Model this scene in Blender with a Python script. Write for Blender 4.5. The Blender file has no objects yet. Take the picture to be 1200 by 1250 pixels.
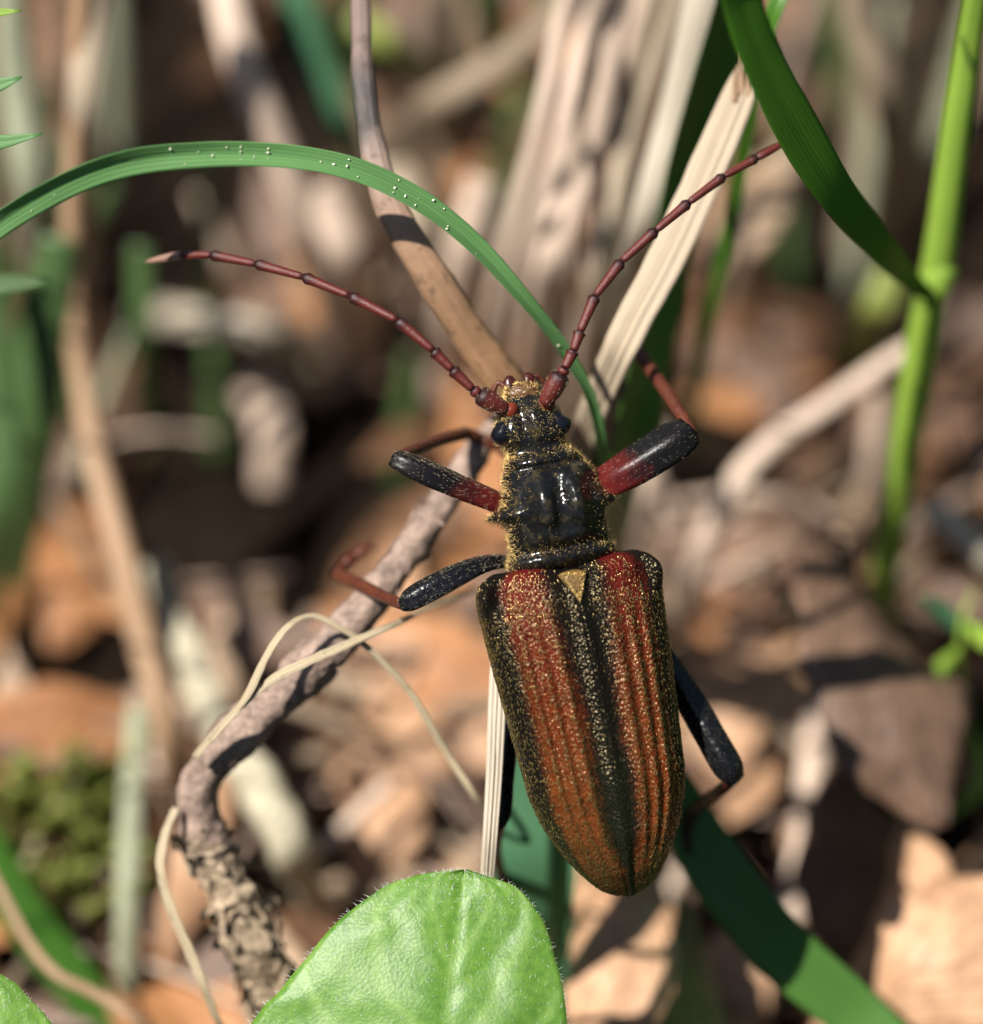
import bpy, math, random
import numpy as np
from mathutils import Vector, Matrix, noise
random.seed(7); rng = np.random.default_rng(7)
SC = bpy.context.scene
COL = SC.collection
# ------------------------------------------------------------------ camera, world, sun (1 unit = 1 cm)
SC.unit_settings.system = 'METRIC'; SC.unit_settings.scale_length = 0.01
S = 0.0033            # cm per photo pixel in the plane of focus
D = 20.0              # camera to plane of focus
PITCH = math.radians(55)
HC = 3.3              # height of the aimed-at point over the soil
RT = np.array([1.0, 0, 0]); FW = np.array([0, math.cos(PITCH), -math.sin(PITCH)])
UP = np.array([0, math.sin(PITCH), math.cos(PITCH)])
CEN = np.array([0, 0, HC]); CAM = CEN - FW * D
cd = bpy.data.cameras.new('camera'); co = bpy.data.objects.new('camera', cd); COL.objects.link(co)
co.location = CAM; co.rotation_euler = (math.pi/2 - PITCH, 0, 0)
cd.sensor_fit = 'VERTICAL'; cd.sensor_height = 24; cd.lens = 24 * D / (1250 * S)
cd.clip_start = 0.1; cd.clip_end = 2000
cd.dof.use_dof = True; cd.dof.focus_distance = D - 0.08
cd.dof.aperture_fstop = cd.lens * 1e-3 / (2 * 0.50)
cd.dof.aperture_blades = 0
SC.camera = co
SUNV = -0.48 * RT + 0.43 * UP - 0.77 * FW      # towards the sun
SUNV = SUNV / np.linalg.norm(SUNV)
W_ = bpy.data.worlds.new('World'); SC.world = W_; W_.use_nodes = True
nt = W_.node_tree; bg = nt.nodes['Background']
sky = nt.nodes.new('ShaderNodeTexSky'); sky.sky_type = 'NISHITA'; sky.sun_disc = False
sky.sun_elevation = math.asin(SUNV[2]); sky.sun_rotation = math.atan2(SUNV[0], SUNV[1])
nt.links.new(sky.outputs[0], bg.inputs[0]); bg.inputs[1].default_value = 0.05
sl = bpy.data.lights.new('sun', 'SUN'); sl.energy = 5.0; sl.angle = math.radians(0.53); sl.color = (1, .955, .88)
so = bpy.data.objects.new('sun', sl); COL.objects.link(so)
so.rotation_euler = Vector(SUNV).to_track_quat('Z', 'Y').to_euler()
SC.view_settings.view_transform = 'Standard'; SC.view_settings.look = 'None'
SC.view_settings.gamma = 1; SC.view_settings.exposure = 0.7
SC.render.engine = 'CYCLES'
SC.cycles.use_denoising = True; SC.cycles.max_bounces = 5; SC.cycles.diffuse_bounces = 2; SC.cycles.glossy_bounces = 2; SC.cycles.transmission_bounces = 2
SC.cycles.adaptive_threshold = .03
SC.cycles.sample_clamp_indirect = 6

# ------------------------------------------------------------------ geometry helpers
def P(px, py, z=0.0):
    """point seen at photo position (px, py), z cm in front of (+) or behind (-) the plane of focus"""
    px = np.asarray(px, float); py = np.asarray(py, float); z = np.asarray(z, float)
    dep = D - z; x = (px - 600) * S * dep / D; y = (625 - py) * S * dep / D
    return CAM + x[..., None] * RT + y[..., None] * UP + dep[..., None] * FW
def zg(px, py, h=0.0):
    k = (625 - py) * S / D
    return D - (CAM[2] - h) / (math.sin(PITCH) - k * math.cos(PITCH))
def nrm(v): return v / np.maximum(np.linalg.norm(v, axis=-1, keepdims=True), 1e-9)
def spline(pts, n):
    p = np.asarray(pts, float); k = len(p)
    if k == 2: return p[0] + (p[1] - p[0]) * np.linspace(0, 1, n)[:, None]
    d = np.maximum(np.linalg.norm(np.diff(p[:, :3], axis=0), axis=1), 1e-4) ** .6
    t = np.concatenate([[0], np.cumsum(d)])
    m = np.zeros_like(p)
    m[1:-1] = (p[2:] - p[:-2]) / (t[2:] - t[:-2])[:, None]
    m[0] = (p[1] - p[0]) / (t[1] - t[0]); m[-1] = (p[-1] - p[-2]) / (t[-1] - t[-2])
    q = np.linspace(0, t[-1], n); i = np.clip(np.searchsorted(t, q, 'right') - 1, 0, k - 2)
    h = (t[i + 1] - t[i])[:, None]; u = ((q - t[i])[:, None]) / h
    return ((2*u**3 - 3*u**2 + 1) * p[i] + (u**3 - 2*u**2 + u) * h * m[i]
            + (-2*u**3 + 3*u**2) * p[i+1] + (u**3 - u**2) * h * m[i+1])
def pix(pts, n, wscale=True):
    """spline through (px, py, z, size_px): gives world points and sizes in cm; z None = on the soil"""
    q = [(a, b, zg(a, b, -0.05) if c is None else c, w) for a, b, c, w in pts]
    s = spline([(a, b, c / S, w) for a, b, c, w in q], n)
    z = s[:, 2] * S
    return P(s[:, 0], s[:, 1], z), np.maximum(s[:, 3], .3) * S * (D - z) / D
def mesh(name, V, F, mat, parent=None, uv=None, loc=None, smooth=True):
    V = np.asarray(V, float)
    if parent is not None: loc = np.array(parent['_o'])
    elif loc is None: loc = V[np.argmin(V[:, 2])]
    me = bpy.data.meshes.new(name); me.from_pydata((V - loc).tolist(), [], [list(map(int, f)) for f in F])
    if uv is not None:
        l = me.uv_layers.new(name='UVMap'); idx = np.zeros(len(me.loops), int); me.loops.foreach_get('vertex_index', idx)
        l.data.foreach_set('uv', np.asarray(uv, np.float32)[idx].ravel())
    if smooth: me.polygons.foreach_set('use_smooth', [True] * len(me.polygons))
    me.materials.append(mat)
    o = bpy.data.objects.new(name, me); COL.objects.link(o)
    if parent is None: o.location = loc
    else:
        o.parent = parent
        p = parent
        if p.type == 'EMPTY' or True: o.location = (0, 0, 0)
    o['_o'] = [float(x) for x in loc]
    return o
def tag(o, label, cat, group=None, kind=None):
    if label: o['label'] = label
    if cat: o['category'] = cat
    if group: o['group'] = group
    if kind: o['kind'] = kind
    return o
def empty(name, loc, label, cat, group=None):
    o = bpy.data.objects.new(name, None); COL.objects.link(o); o.location = loc; o.empty_display_size = .1
    o['_o'] = [float(x) for x in loc]
    return tag(o, label, cat, group)
def loft(sec, uvs=None):
    """closed rings sec[i][j] -> V, F with both ends closed"""
    n, m = sec.shape[:2]; V = list(sec.reshape(-1, 3)); F = []
    for i in range(n - 1):
        for j in range(m):
            k = (j + 1) % m
            F.append((i*m + j, i*m + k, (i+1)*m + k, (i+1)*m + j))
    V.append(sec[0].mean(0)); V.append(sec[-1].mean(0)); a = n*m; b = a + 1
    for j in range(m):
        k = (j + 1) % m
        F.append((a, k, j)); F.append((b, (n-1)*m + j, (n-1)*m + k))
    UV = None
    if uvs is not None:
        UV = np.concatenate([uvs.reshape(-1, 2), uvs[0].mean(0)[None], uvs[-1].mean(0)[None]])
    return np.array(V), F, UV
def frames(c, hint):
    T = nrm(np.gradient(c, axis=0)); hint = np.broadcast_to(np.asarray(hint, float), c.shape)
    B = nrm(np.cross(T, hint)); N = np.cross(B, T)
    return T, N, B
def n1(x, y=0., z=0.): return noise.noise(Vector((x, y, z)))
def tube(c, r, m=12, hint=None, rough=0., freq=3., flat=1., seed=0., square=0.):
    """flat: size along the hint normal over the size across"""
    T, N, B = frames(c, -FW if hint is None else hint)
    a = np.linspace(0, 2*np.pi, m, endpoint=False)
    rr = np.repeat(r[:, None], m, 1).astype(float)
    if square: rr *= 1 + square*np.cos(4*a + .5)[None] + square*.4*np.cos(2*a)[None]
    if rough:
        for i in range(len(c)):
            for j in range(m):
                q = c[i] + (N[i]*math.sin(a[j]) + B[i]*math.cos(a[j])) * r[i]
                v = Vector((q * freq + seed).tolist())
                rr[i, j] *= 1 + rough * (noise.noise(v) + .6*noise.noise(v*2.7) + .35*noise.noise(v*6.1))
    sec = c[:, None] + rr[..., None] * (np.cos(a)[None, :, None]*B[:, None] + flat*np.sin(a)[None, :, None]*N[:, None])
    u = 1 - np.abs(np.linspace(0, 2, m, endpoint=False) - 1)
    L = np.concatenate([[0], np.cumsum(np.linalg.norm(np.diff(c, axis=0), axis=1))])
    uv = np.stack(np.broadcast_arrays(u[None, :], L[:, None]), -1)
    return loft(sec, uv)
def ribbon(c, w, hint=None, nc=8, arc=.1, fold=0., th=.008, twist=None, disp=None, edge=None, vlen=None):
    """a thin leaf or blade with a top and an under side; arc, fold: cross curvature as a share of the width"""
    T, N, B = frames(c, -FW if hint is None else hint)
    if twist is not None:
        tw = np.radians(np.interp(np.linspace(0, 1, len(c)), np.linspace(0, 1, len(twist)), twist))[:, None]
        N, B = N*np.cos(tw) + B*np.sin(tw), B*np.cos(tw) - N*np.sin(tw)
    u = np.linspace(0, 1, nc + 1); x = 2*u - 1
    L = np.concatenate([[0], np.cumsum(np.linalg.norm(np.diff(c, axis=0), axis=1))])
    n = len(c); ww = np.repeat(w[:, None], nc + 1, 1).astype(float)
    if edge is not None:
        for i in range(n):
            ww[i, :nc//2] *= edge(L[i], 0); ww[i, nc//2 + 1:] *= edge(L[i], 1)
    h = (-arc * x**2 + fold * np.abs(x))[None, :] * w[:, None]
    if disp is not None:
        h = h + np.array([[disp(u[j], L[i]) for j in range(nc + 1)] for i in range(n)])
    top = c[:, None] + B[:, None] * (ww * x[None] / 2)[..., None] + N[:, None] * h[..., None]
    tt = th * np.minimum(1, 1.02 - np.abs(x)**6)
    bot = top - N[:, None] * tt[None, :, None]
    sec = np.concatenate([top, bot[:, ::-1]], 1)
    uv = np.stack(np.broadcast_arrays(np.concatenate([u, u[::-1]])[None], (L if vlen is None else L/L[-1]*vlen)[:, None]), -1)
    return loft(sec, uv)
def spikes(pos, dirs, length, width):
    """many three-sided hairs as one mesh"""
    pos = np.asarray(pos); dirs = nrm(np.asarray(dirs)); k = len(pos)
    length = np.broadcast_to(length, k)[:, None]; width = np.broadcast_to(width, k)[:, None]
    a = nrm(np.cross(dirs, rng.normal(size=(k, 3)))); b = np.cross(dirs, a)
    base = [pos + width*(math.cos(t)*a + math.sin(t)*b) for t in (0, 2.094, 4.189)]
    V = np.stack(base + [pos + dirs*length], 1).reshape(-1, 3)
    o = np.arange(k)[:, None]*4
    F = np.concatenate([o + np.array(f) for f in ((0, 1, 3), (1, 2, 3), (2, 0, 3))])
    return V, F.tolist()

# ------------------------------------------------------------------ materials
class NT:
    def __init__(s, name):
        s.m = bpy.data.materials.new(name); s.m.use_nodes = True; s.t = s.m.node_tree
        s.b = s.t.nodes['Principled BSDF']; s.out = s.t.nodes['Material Output']
    def n(s, ty, **k):
        x = s.t.nodes.new('ShaderNode' + ty)
        for a, b in k.items():
            if a.startswith('i_'):
                key = a[2:].replace('_', ' ')
                key = int(key) if key.isdigit() else key
                if hasattr(b, 'is_output') or isinstance(b, bpy.types.NodeSocket): s.t.links.new(b, x.inputs[key])
                else: x.inputs[key].default_value = b
            else: setattr(x, a, b)
        return x
    def link(s, a, b): s.t.links.new(a, b)
    def ramp(s, fac, stops):
        r = s.n('ValToRGB'); s.link(fac, r.inputs[0]); e = r.color_ramp.elements
        while len(e) < len(stops): e.new(.5)
        for q, (p, c) in zip(e, stops): q.position = p; q.color = (*c, 1) if len(c) == 3 else c
        return r.outputs[0]
    def math(s, op, a, b=0., c=None):
        x = s.n('Math', operation=op)
        for i, v in enumerate((a, b, c)):
            if v is None: continue
            if isinstance(v, bpy.types.NodeSocket): s.link(v, x.inputs[i])
            else: x.inputs[i].default_value = v
        return x.outputs[0]
    def mix(s, f, a, b, blend='MIX'):
        x = s.n('MixRGB', blend_type=blend)
        for i, v in enumerate((f, a, b)):
            if isinstance(v, bpy.types.NodeSocket): s.link(v, x.inputs[i])
            else: x.inputs[i].default_value = v if i == 0 else (*v, 1)
        return x.outputs[0]
    def noise(s, vec, scale, detail=4., rough=.55):
        x = s.n('TexNoise', i_Scale=scale, i_Detail=detail, i_Roughness=rough); s.link(vec, x.inputs['Vector']); return x.outputs['Fac']
    def uv(s, sx=1., sy=1.):
        t = s.n('TexCoord'); m = s.n('Mapping'); s.link(t.outputs['UV'], m.inputs[0]); m.inputs['Scale'].default_value = (sx, sy, 1)
        return m.outputs[0]
    def obj(s): return s.n('TexCoord').outputs['Object']
    def bump(s, h, strength=.3, dist=.01):
        x = s.n('Bump'); s.link(h, x.inputs['Height']); x.inputs['Strength'].default_value = strength
        x.inputs['Distance'].default_value = dist; s.link(x.outputs[0], s.b.inputs['Normal']); return x
    def translucent(s, col, fac):
        tr = s.n('BsdfTranslucent'); mx = s.n('MixShader'); mx.inputs[0].default_value = fac
        if isinstance(col, bpy.types.NodeSocket): s.link(col, tr.inputs[0])
        else: tr.inputs[0].default_value = (*col, 1)
        s.link(s.b.outputs[0], mx.inputs[1]); s.link(tr.outputs[0], mx.inputs[2]); s.link(mx.outputs[0], s.out.inputs[0])
    def col(s, c): s.link(c, s.b.inputs['Base Color'])
    def set(s, **k):
        for a, v in k.items(): s.b.inputs[a.replace('_', ' ')].default_value = v
def scl(c, f): return tuple(min(1, x*f) for x in c)

def blade_mat(name, c, tip=None, ribs=11, transl=.3, rough=.38, pale_rib=.25):
    """grass: lengthwise ribs, fine streaks, slow tone drift along the blade"""
    m = NT(name); v = m.uv(1, .02)
    streak = m.noise(m.uv(34, .6), 1., 3)
    drift = m.noise(m.obj(), 1.3, 3)
    base = m.ramp(drift, [(.3, scl(c, .75)), (.7, scl(c, 1.2))])
    base = m.mix(.35, base, m.ramp(streak, [(.3, scl(c, .6)), (.75, scl(c, 1.45))]))
    sx = m.n('SeparateXYZ'); m.link(m.uv(), sx.inputs[0])
    rib = m.math('SINE', m.math('MULTIPLY', sx.outputs[0], ribs * 6.283))
    ribm = m.math('MULTIPLY_ADD', rib, .5, .5)
    base = m.mix(m.math('MULTIPLY', ribm, pale_rib), base, scl(c, 1.7))
    base = m.mix(m.math('MULTIPLY', m.ramp(m.noise(m.uv(9, 2.2), 1., 6, .75), [(.60, (0, 0, 0)), (.72, (1, 1, 1))]), .35), base, scl(c, .45))
    base = m.mix(m.math('MULTIPLY', m.ramp(m.noise(m.uv(14, 5.), 1.7, 5, .8), [(.66, (0, 0, 0)), (.72, (1, 1, 1))]), .5), base, (.30, .30, .14))
    if tip: base = m.mix(m.ramp(m.noise(m.obj(), .9, 2), [(.5, (0, 0, 0)), (.7, (1, 1, 1))]), base, tip)
    m.col(base); m.set(Roughness=rough)
    m.b.inputs['Specular IOR Level'].default_value = .45
    m.bump(m.math('ADD', ribm, m.math('MULTIPLY', streak, 1.2)), .2, .005)
    m.translucent(m.mix(.4, base, (.25, .5, .03)), transl)
    return m.m
def straw_mat(name, c, dark=.55, rough=.6, transl=.12, us=26, spots=0., big=0.):
    m = NT(name)
    st = m.noise(m.uv(us, .5), 1., 5, .65); st2 = m.noise(m.uv(us*3, 1.3), 1., 3)
    bl = m.noise(m.obj(), 2.3, 4)
    base = m.ramp(st, [(.28, scl(c, dark*1.15)), (.5, c), (.75, scl(c, 1.25))])
    base = m.mix(.5, base, m.ramp(bl, [(.3, scl(c, .78)), (.6, scl(c, 1.1))]), 'MIX')
    base = m.mix(.25, base, m.ramp(st2, [(.35, scl(c, .5)), (.65, scl(c, 1.35))]))
    if spots: base = m.mix(m.math('MULTIPLY', m.ramp(m.noise(m.obj(), 9., 4, .7), [(.56, (0, 0, 0)), (.66, (1, 1, 1))]), spots), base, scl(c, .18))
    if big: base = m.mix(m.math('MULTIPLY', m.ramp(m.noise(m.obj(), 1.5, 4, .6), [(.46, (0, 0, 0)), (.60, (1, 1, 1))]), big), base, (.075, .055, .045))
    m.col(base); m.set(Roughness=rough); m.bump(m.math('ADD', st, m.math('MULTIPLY', st2, .5)), .5, .012)
    if transl: m.translucent(base, transl)
    return m.m
def bark_mat(name, c, c2, sc=6.):
    m = NT(name); o = m.obj()
    a = m.noise(o, sc, 8, .65); b = m.noise(o, sc*4.5, 5, .6)
    base = m.ramp(a, [(.3, c2), (.5, c), (.68, scl(c, 1.7))])
    base = m.mix(.4, base, m.ramp(b, [(.35, scl(c2, .6)), (.62, scl(c, 1.5))]))
    m.col(base); m.set(Roughness=.62); m.bump(m.math('ADD', a, m.math('MULTIPLY', b, .5)), .8, .03)
    return m.m
def litter_mat(name, c, c2, transl=.15):
    m = NT(name); o = m.obj()
    oi = m.n('ObjectInfo')
    ofs = m.n('VectorMath', operation='ADD'); m.link(o, ofs.inputs[0])
    cx = m.n('CombineXYZ'); m.link(m.math('MULTIPLY', oi.outputs['Random'], 17.), cx.inputs[0]); m.link(cx.outputs[0], ofs.inputs[1])
    a = m.noise(ofs.outputs[0], 2.2, 6, .6); b = m.noise(ofs.outputs[0], 11., 5, .6)
    base = m.ramp(a, [(.32, c2), (.58, c), (.8, scl(c, 1.2))])
    base = m.mix(.35, base, m.ramp(b, [(.38, scl(c2, .5)), (.62, scl(c, 1.15))]))
    sx = m.n('SeparateXYZ'); m.link(m.uv(), sx.inputs[0])
    side = m.math('ABSOLUTE', m.math('SUBTRACT', sx.outputs[0], .5))
    vein = m.math('SINE', m.math('MULTIPLY', m.math('SUBTRACT', m.math('MULTIPLY', sx.outputs[1], 7.), m.math('MULTIPLY', side, 9.)), 6.283))
    vl = m.math('POWER', m.math('MULTIPLY_ADD', vein, .5, .5), 9.)
    mid = m.math('LESS_THAN', side, .022)
    vl = m.math('MAXIMUM', vl, mid)
    base = m.mix(m.math('MULTIPLY', vl, .3), base, scl(c2, .7))
    m.col(base); m.set(Roughness=.55); m.bump(m.math('ADD', m.math('MULTIPLY', vl, .4), b), .5, .02)
    m.translucent(base, transl)
    return m.m
GREEN = blade_mat('blade_green', (.12, .26, .085), pale_rib=.3, ribs=7)
GREEN_B = blade_mat('blade_blue_green', (.075, .19, .095), pale_rib=.4)
GREEN_D = blade_mat('blade_deep_green', (.07, .19, .015))
GREEN_S = blade_mat('blade_shaded_green', (.045, .13, .016), transl=.06)  # darker, less translucent green: the shade on these blades is in the colour
GREEN_M = blade_mat('blade_mid_green', (.075, .18, .035))
def twig_mat():
    m = NT('dry_twig'); st = m.noise(m.uv(9, .6), 1., 5, .65); nz = m.noise(m.obj(), 7., 5, .65)
    sx = m.n('SeparateXYZ'); m.link(m.uv(), sx.inputs[0])
    v = m.math('ADD', m.math('MULTIPLY', sx.outputs[1], .25), m.math('MULTIPLY', m.math('SUBTRACT', nz, .5), .06))
    base = m.ramp(v, [(.0, (.17, .11, .09)), (.15, (.20, .13, .11)), (.19, (.05, .04, .037)), (.24, (.055, .042, .036)), (.275, (.34, .24, .19)), (.36, (.33, .20, .12)), (.5, (.29, .16, .08))])
    base = m.mix(.55, base, m.mix(1., base, m.ramp(st, [(.3, (.3, .28, .26)), (.7, (1.35, 1.35, 1.35))]), 'MULTIPLY'))
    base = m.mix(m.math('MULTIPLY', m.ramp(m.noise(m.obj(), 11., 4, .7), [(.56, (0, 0, 0)), (.66, (1, 1, 1))]), .6), base, (.06, .035, .02))
    m.col(base); m.set(Roughness=.5); m.bump(m.math('ADD', st, nz), .6, .015); return m.m
GREEN_Y = blade_mat('stem_yellow_green', (.26, .40, .055), ribs=4)
GREEN_F = blade_mat('blade_far_green', (.085, .15, .05))
MOSS = blade_mat('moss_green', (.27, .31, .075), ribs=3)
STRAW = straw_mat('straw_pale', (.49, .39, .275), dark=.42)
STRAW_P = straw_mat('straw_pinkish', (.72, .55, .43), us=14, dark=.4)
STRAW_D = straw_mat('straw_dull', (.33, .25, .17), us=18)
STRAW_G = straw_mat('straw_greenish', (.38, .40, .27), us=18)
STRAW_W = straw_mat('straw_whitish', (.54, .465, .36), us=14, dark=.4)
FIBRE = straw_mat('fibre', (.54, .44, .29), us=9, transl=.2, dark=.4, spots=.35)
STALK = straw_mat('stalk_tan', (.36, .225, .13), us=10, transl=0)
DRYSTEM = twig_mat()
BARK = bark_mat('bark', (.29, .205, .16), (.045, .02, .014), 8.)
BARK_G = bark_mat('bark_grey', (.34, .255, .17), (.06, .038, .022), 10.)
LICHEN = bark_mat('lichen_bark', (.42, .38, .27), (.12, .09, .05), 5.)
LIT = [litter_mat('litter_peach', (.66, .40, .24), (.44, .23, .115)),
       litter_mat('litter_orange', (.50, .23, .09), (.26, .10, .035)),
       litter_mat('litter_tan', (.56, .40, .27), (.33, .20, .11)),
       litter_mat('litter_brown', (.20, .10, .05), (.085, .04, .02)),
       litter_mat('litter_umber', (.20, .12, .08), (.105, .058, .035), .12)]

# ------------------------------------------------------------------ the ground
def soil():
    m = NT('soil'); o = m.obj()
    a = m.noise(o, 1.2, 8, .65); b = m.noise(o, 9., 5)
    m.col(m.mix(.4, m.ramp(a, [(.35, (.006, .004, .003)), (.7, (.026, .016, .010))]), m.ramp(b, [(.4, (.005, .004, .003)), (.7, (.04, .026, .016))])))
    m.set(Roughness=.95, Specular_IOR_Level=.08); m.bump(m.math('ADD', a, b), 1., .15)
    g = np.concatenate([-np.geomspace(300, 6.5, 14), np.linspace(-6, 6, 61), np.geomspace(6.5, 300, 14)])
    n = len(g); V = []
    for y in g:
        for x in g:
            v = Vector((x*.9, y*.9, 0)); h = noise.noise(v)*.18 + noise.noise(v*2.9)*.09 - .12
            V.append((x, y, h))
    F = [(j*n+i, j*n+i+1, (j+1)*n+i+1, (j+1)*n+i) for j in range(n-1) for i in range(n-1)]
    o = mesh('ground', V, F, m.m, loc=np.zeros(3)); o['kind'] = 'structure'
soil()
def sky_screen():  # ring of grass out of view, added to cut the low sky light
    k = 1700; a = rng.uniform(0, 2*np.pi, k); r = rng.uniform(6.6, 14, k)
    p = np.stack([r*np.cos(a), 1.5 + r*np.sin(a), -.1 + 0*r], 1)
    d = np.stack([rng.normal(size=k)*.25 + .12*np.cos(a), rng.normal(size=k)*.25 + .12*np.sin(a), np.ones(k)], 1)
    V, F = spikes(p, d, rng.uniform(4.5, 9, k), rng.uniform(.10, .24, k))
    tag(mesh('sky_screen_grass', V, F, GREEN_F, loc=np.zeros(3), smooth=False), 'added ring of unseen tall green grass that blocks low sky light', 'grass', kind='stuff')
sky_screen()

# ------------------------------------------------------------------ litter leaves
def leaf_ribbon(c, w, hint, seed, th=.012, nc=10, curl=.1, wav=.05, tear=.12, twist=None):
    W = w.max()
    def dsp(u, l): return wav*W*(n1(u*2.1 + seed, l*1.6, seed*.7) + .5*n1(u*5 + seed, l*4., 3.1)) + .02*W*max(0, 1 - abs(u-.5)/.05)
    def edg(l, k): return 1 + 2.2*tear*(n1(l*2.3 + seed, k*9.1, .3) + .7*n1(l*7.7 + seed, k*5.3, 1.3))
    return ribbon(c, w, hint, nc, arc=curl, th=th, disp=dsp, edge=edg, vlen=1., twist=twist)
def dead_leaf(a, b, wpx, mat, label, bend=0., tilt=(0, 0), curl=.12, group=None, seed=None, shape=.8, twist=None):
    """a, b: (px, py, z) of the two ends of the midrib; bend: mid lifted towards the camera (cm)"""
    seed = random.random()*50 if seed is None else seed
    a = [a[0], a[1], zg(a[0], a[1], .06) if a[2] is None else a[2]]; b = [b[0], b[1], zg(b[0], b[1], .06) if b[2] is None else b[2]]
    m_ = [(a[0]+b[0])/2, (a[1]+b[1])/2, (a[2]+b[2])/2 + bend]
    n = 22; s = spline([a, m_, b], n); c = P(s[:, 0], s[:, 1], s[:, 2])
    t = np.linspace(0, 1, n); prof = np.maximum(np.sin(np.pi*np.clip(t*.97+.015, 0, 1))**shape, .03)
    w = wpx*S*prof*(D - s[:, 2])/D
    hint = -FW + tilt[0]*RT + tilt[1]*UP
    V, F, U = leaf_ribbon(c, w, hint, seed, curl=curl, twist=twist)
    return tag(mesh('dead_leaf', V, F, mat, uv=U), label, 'leaf', group)

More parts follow.
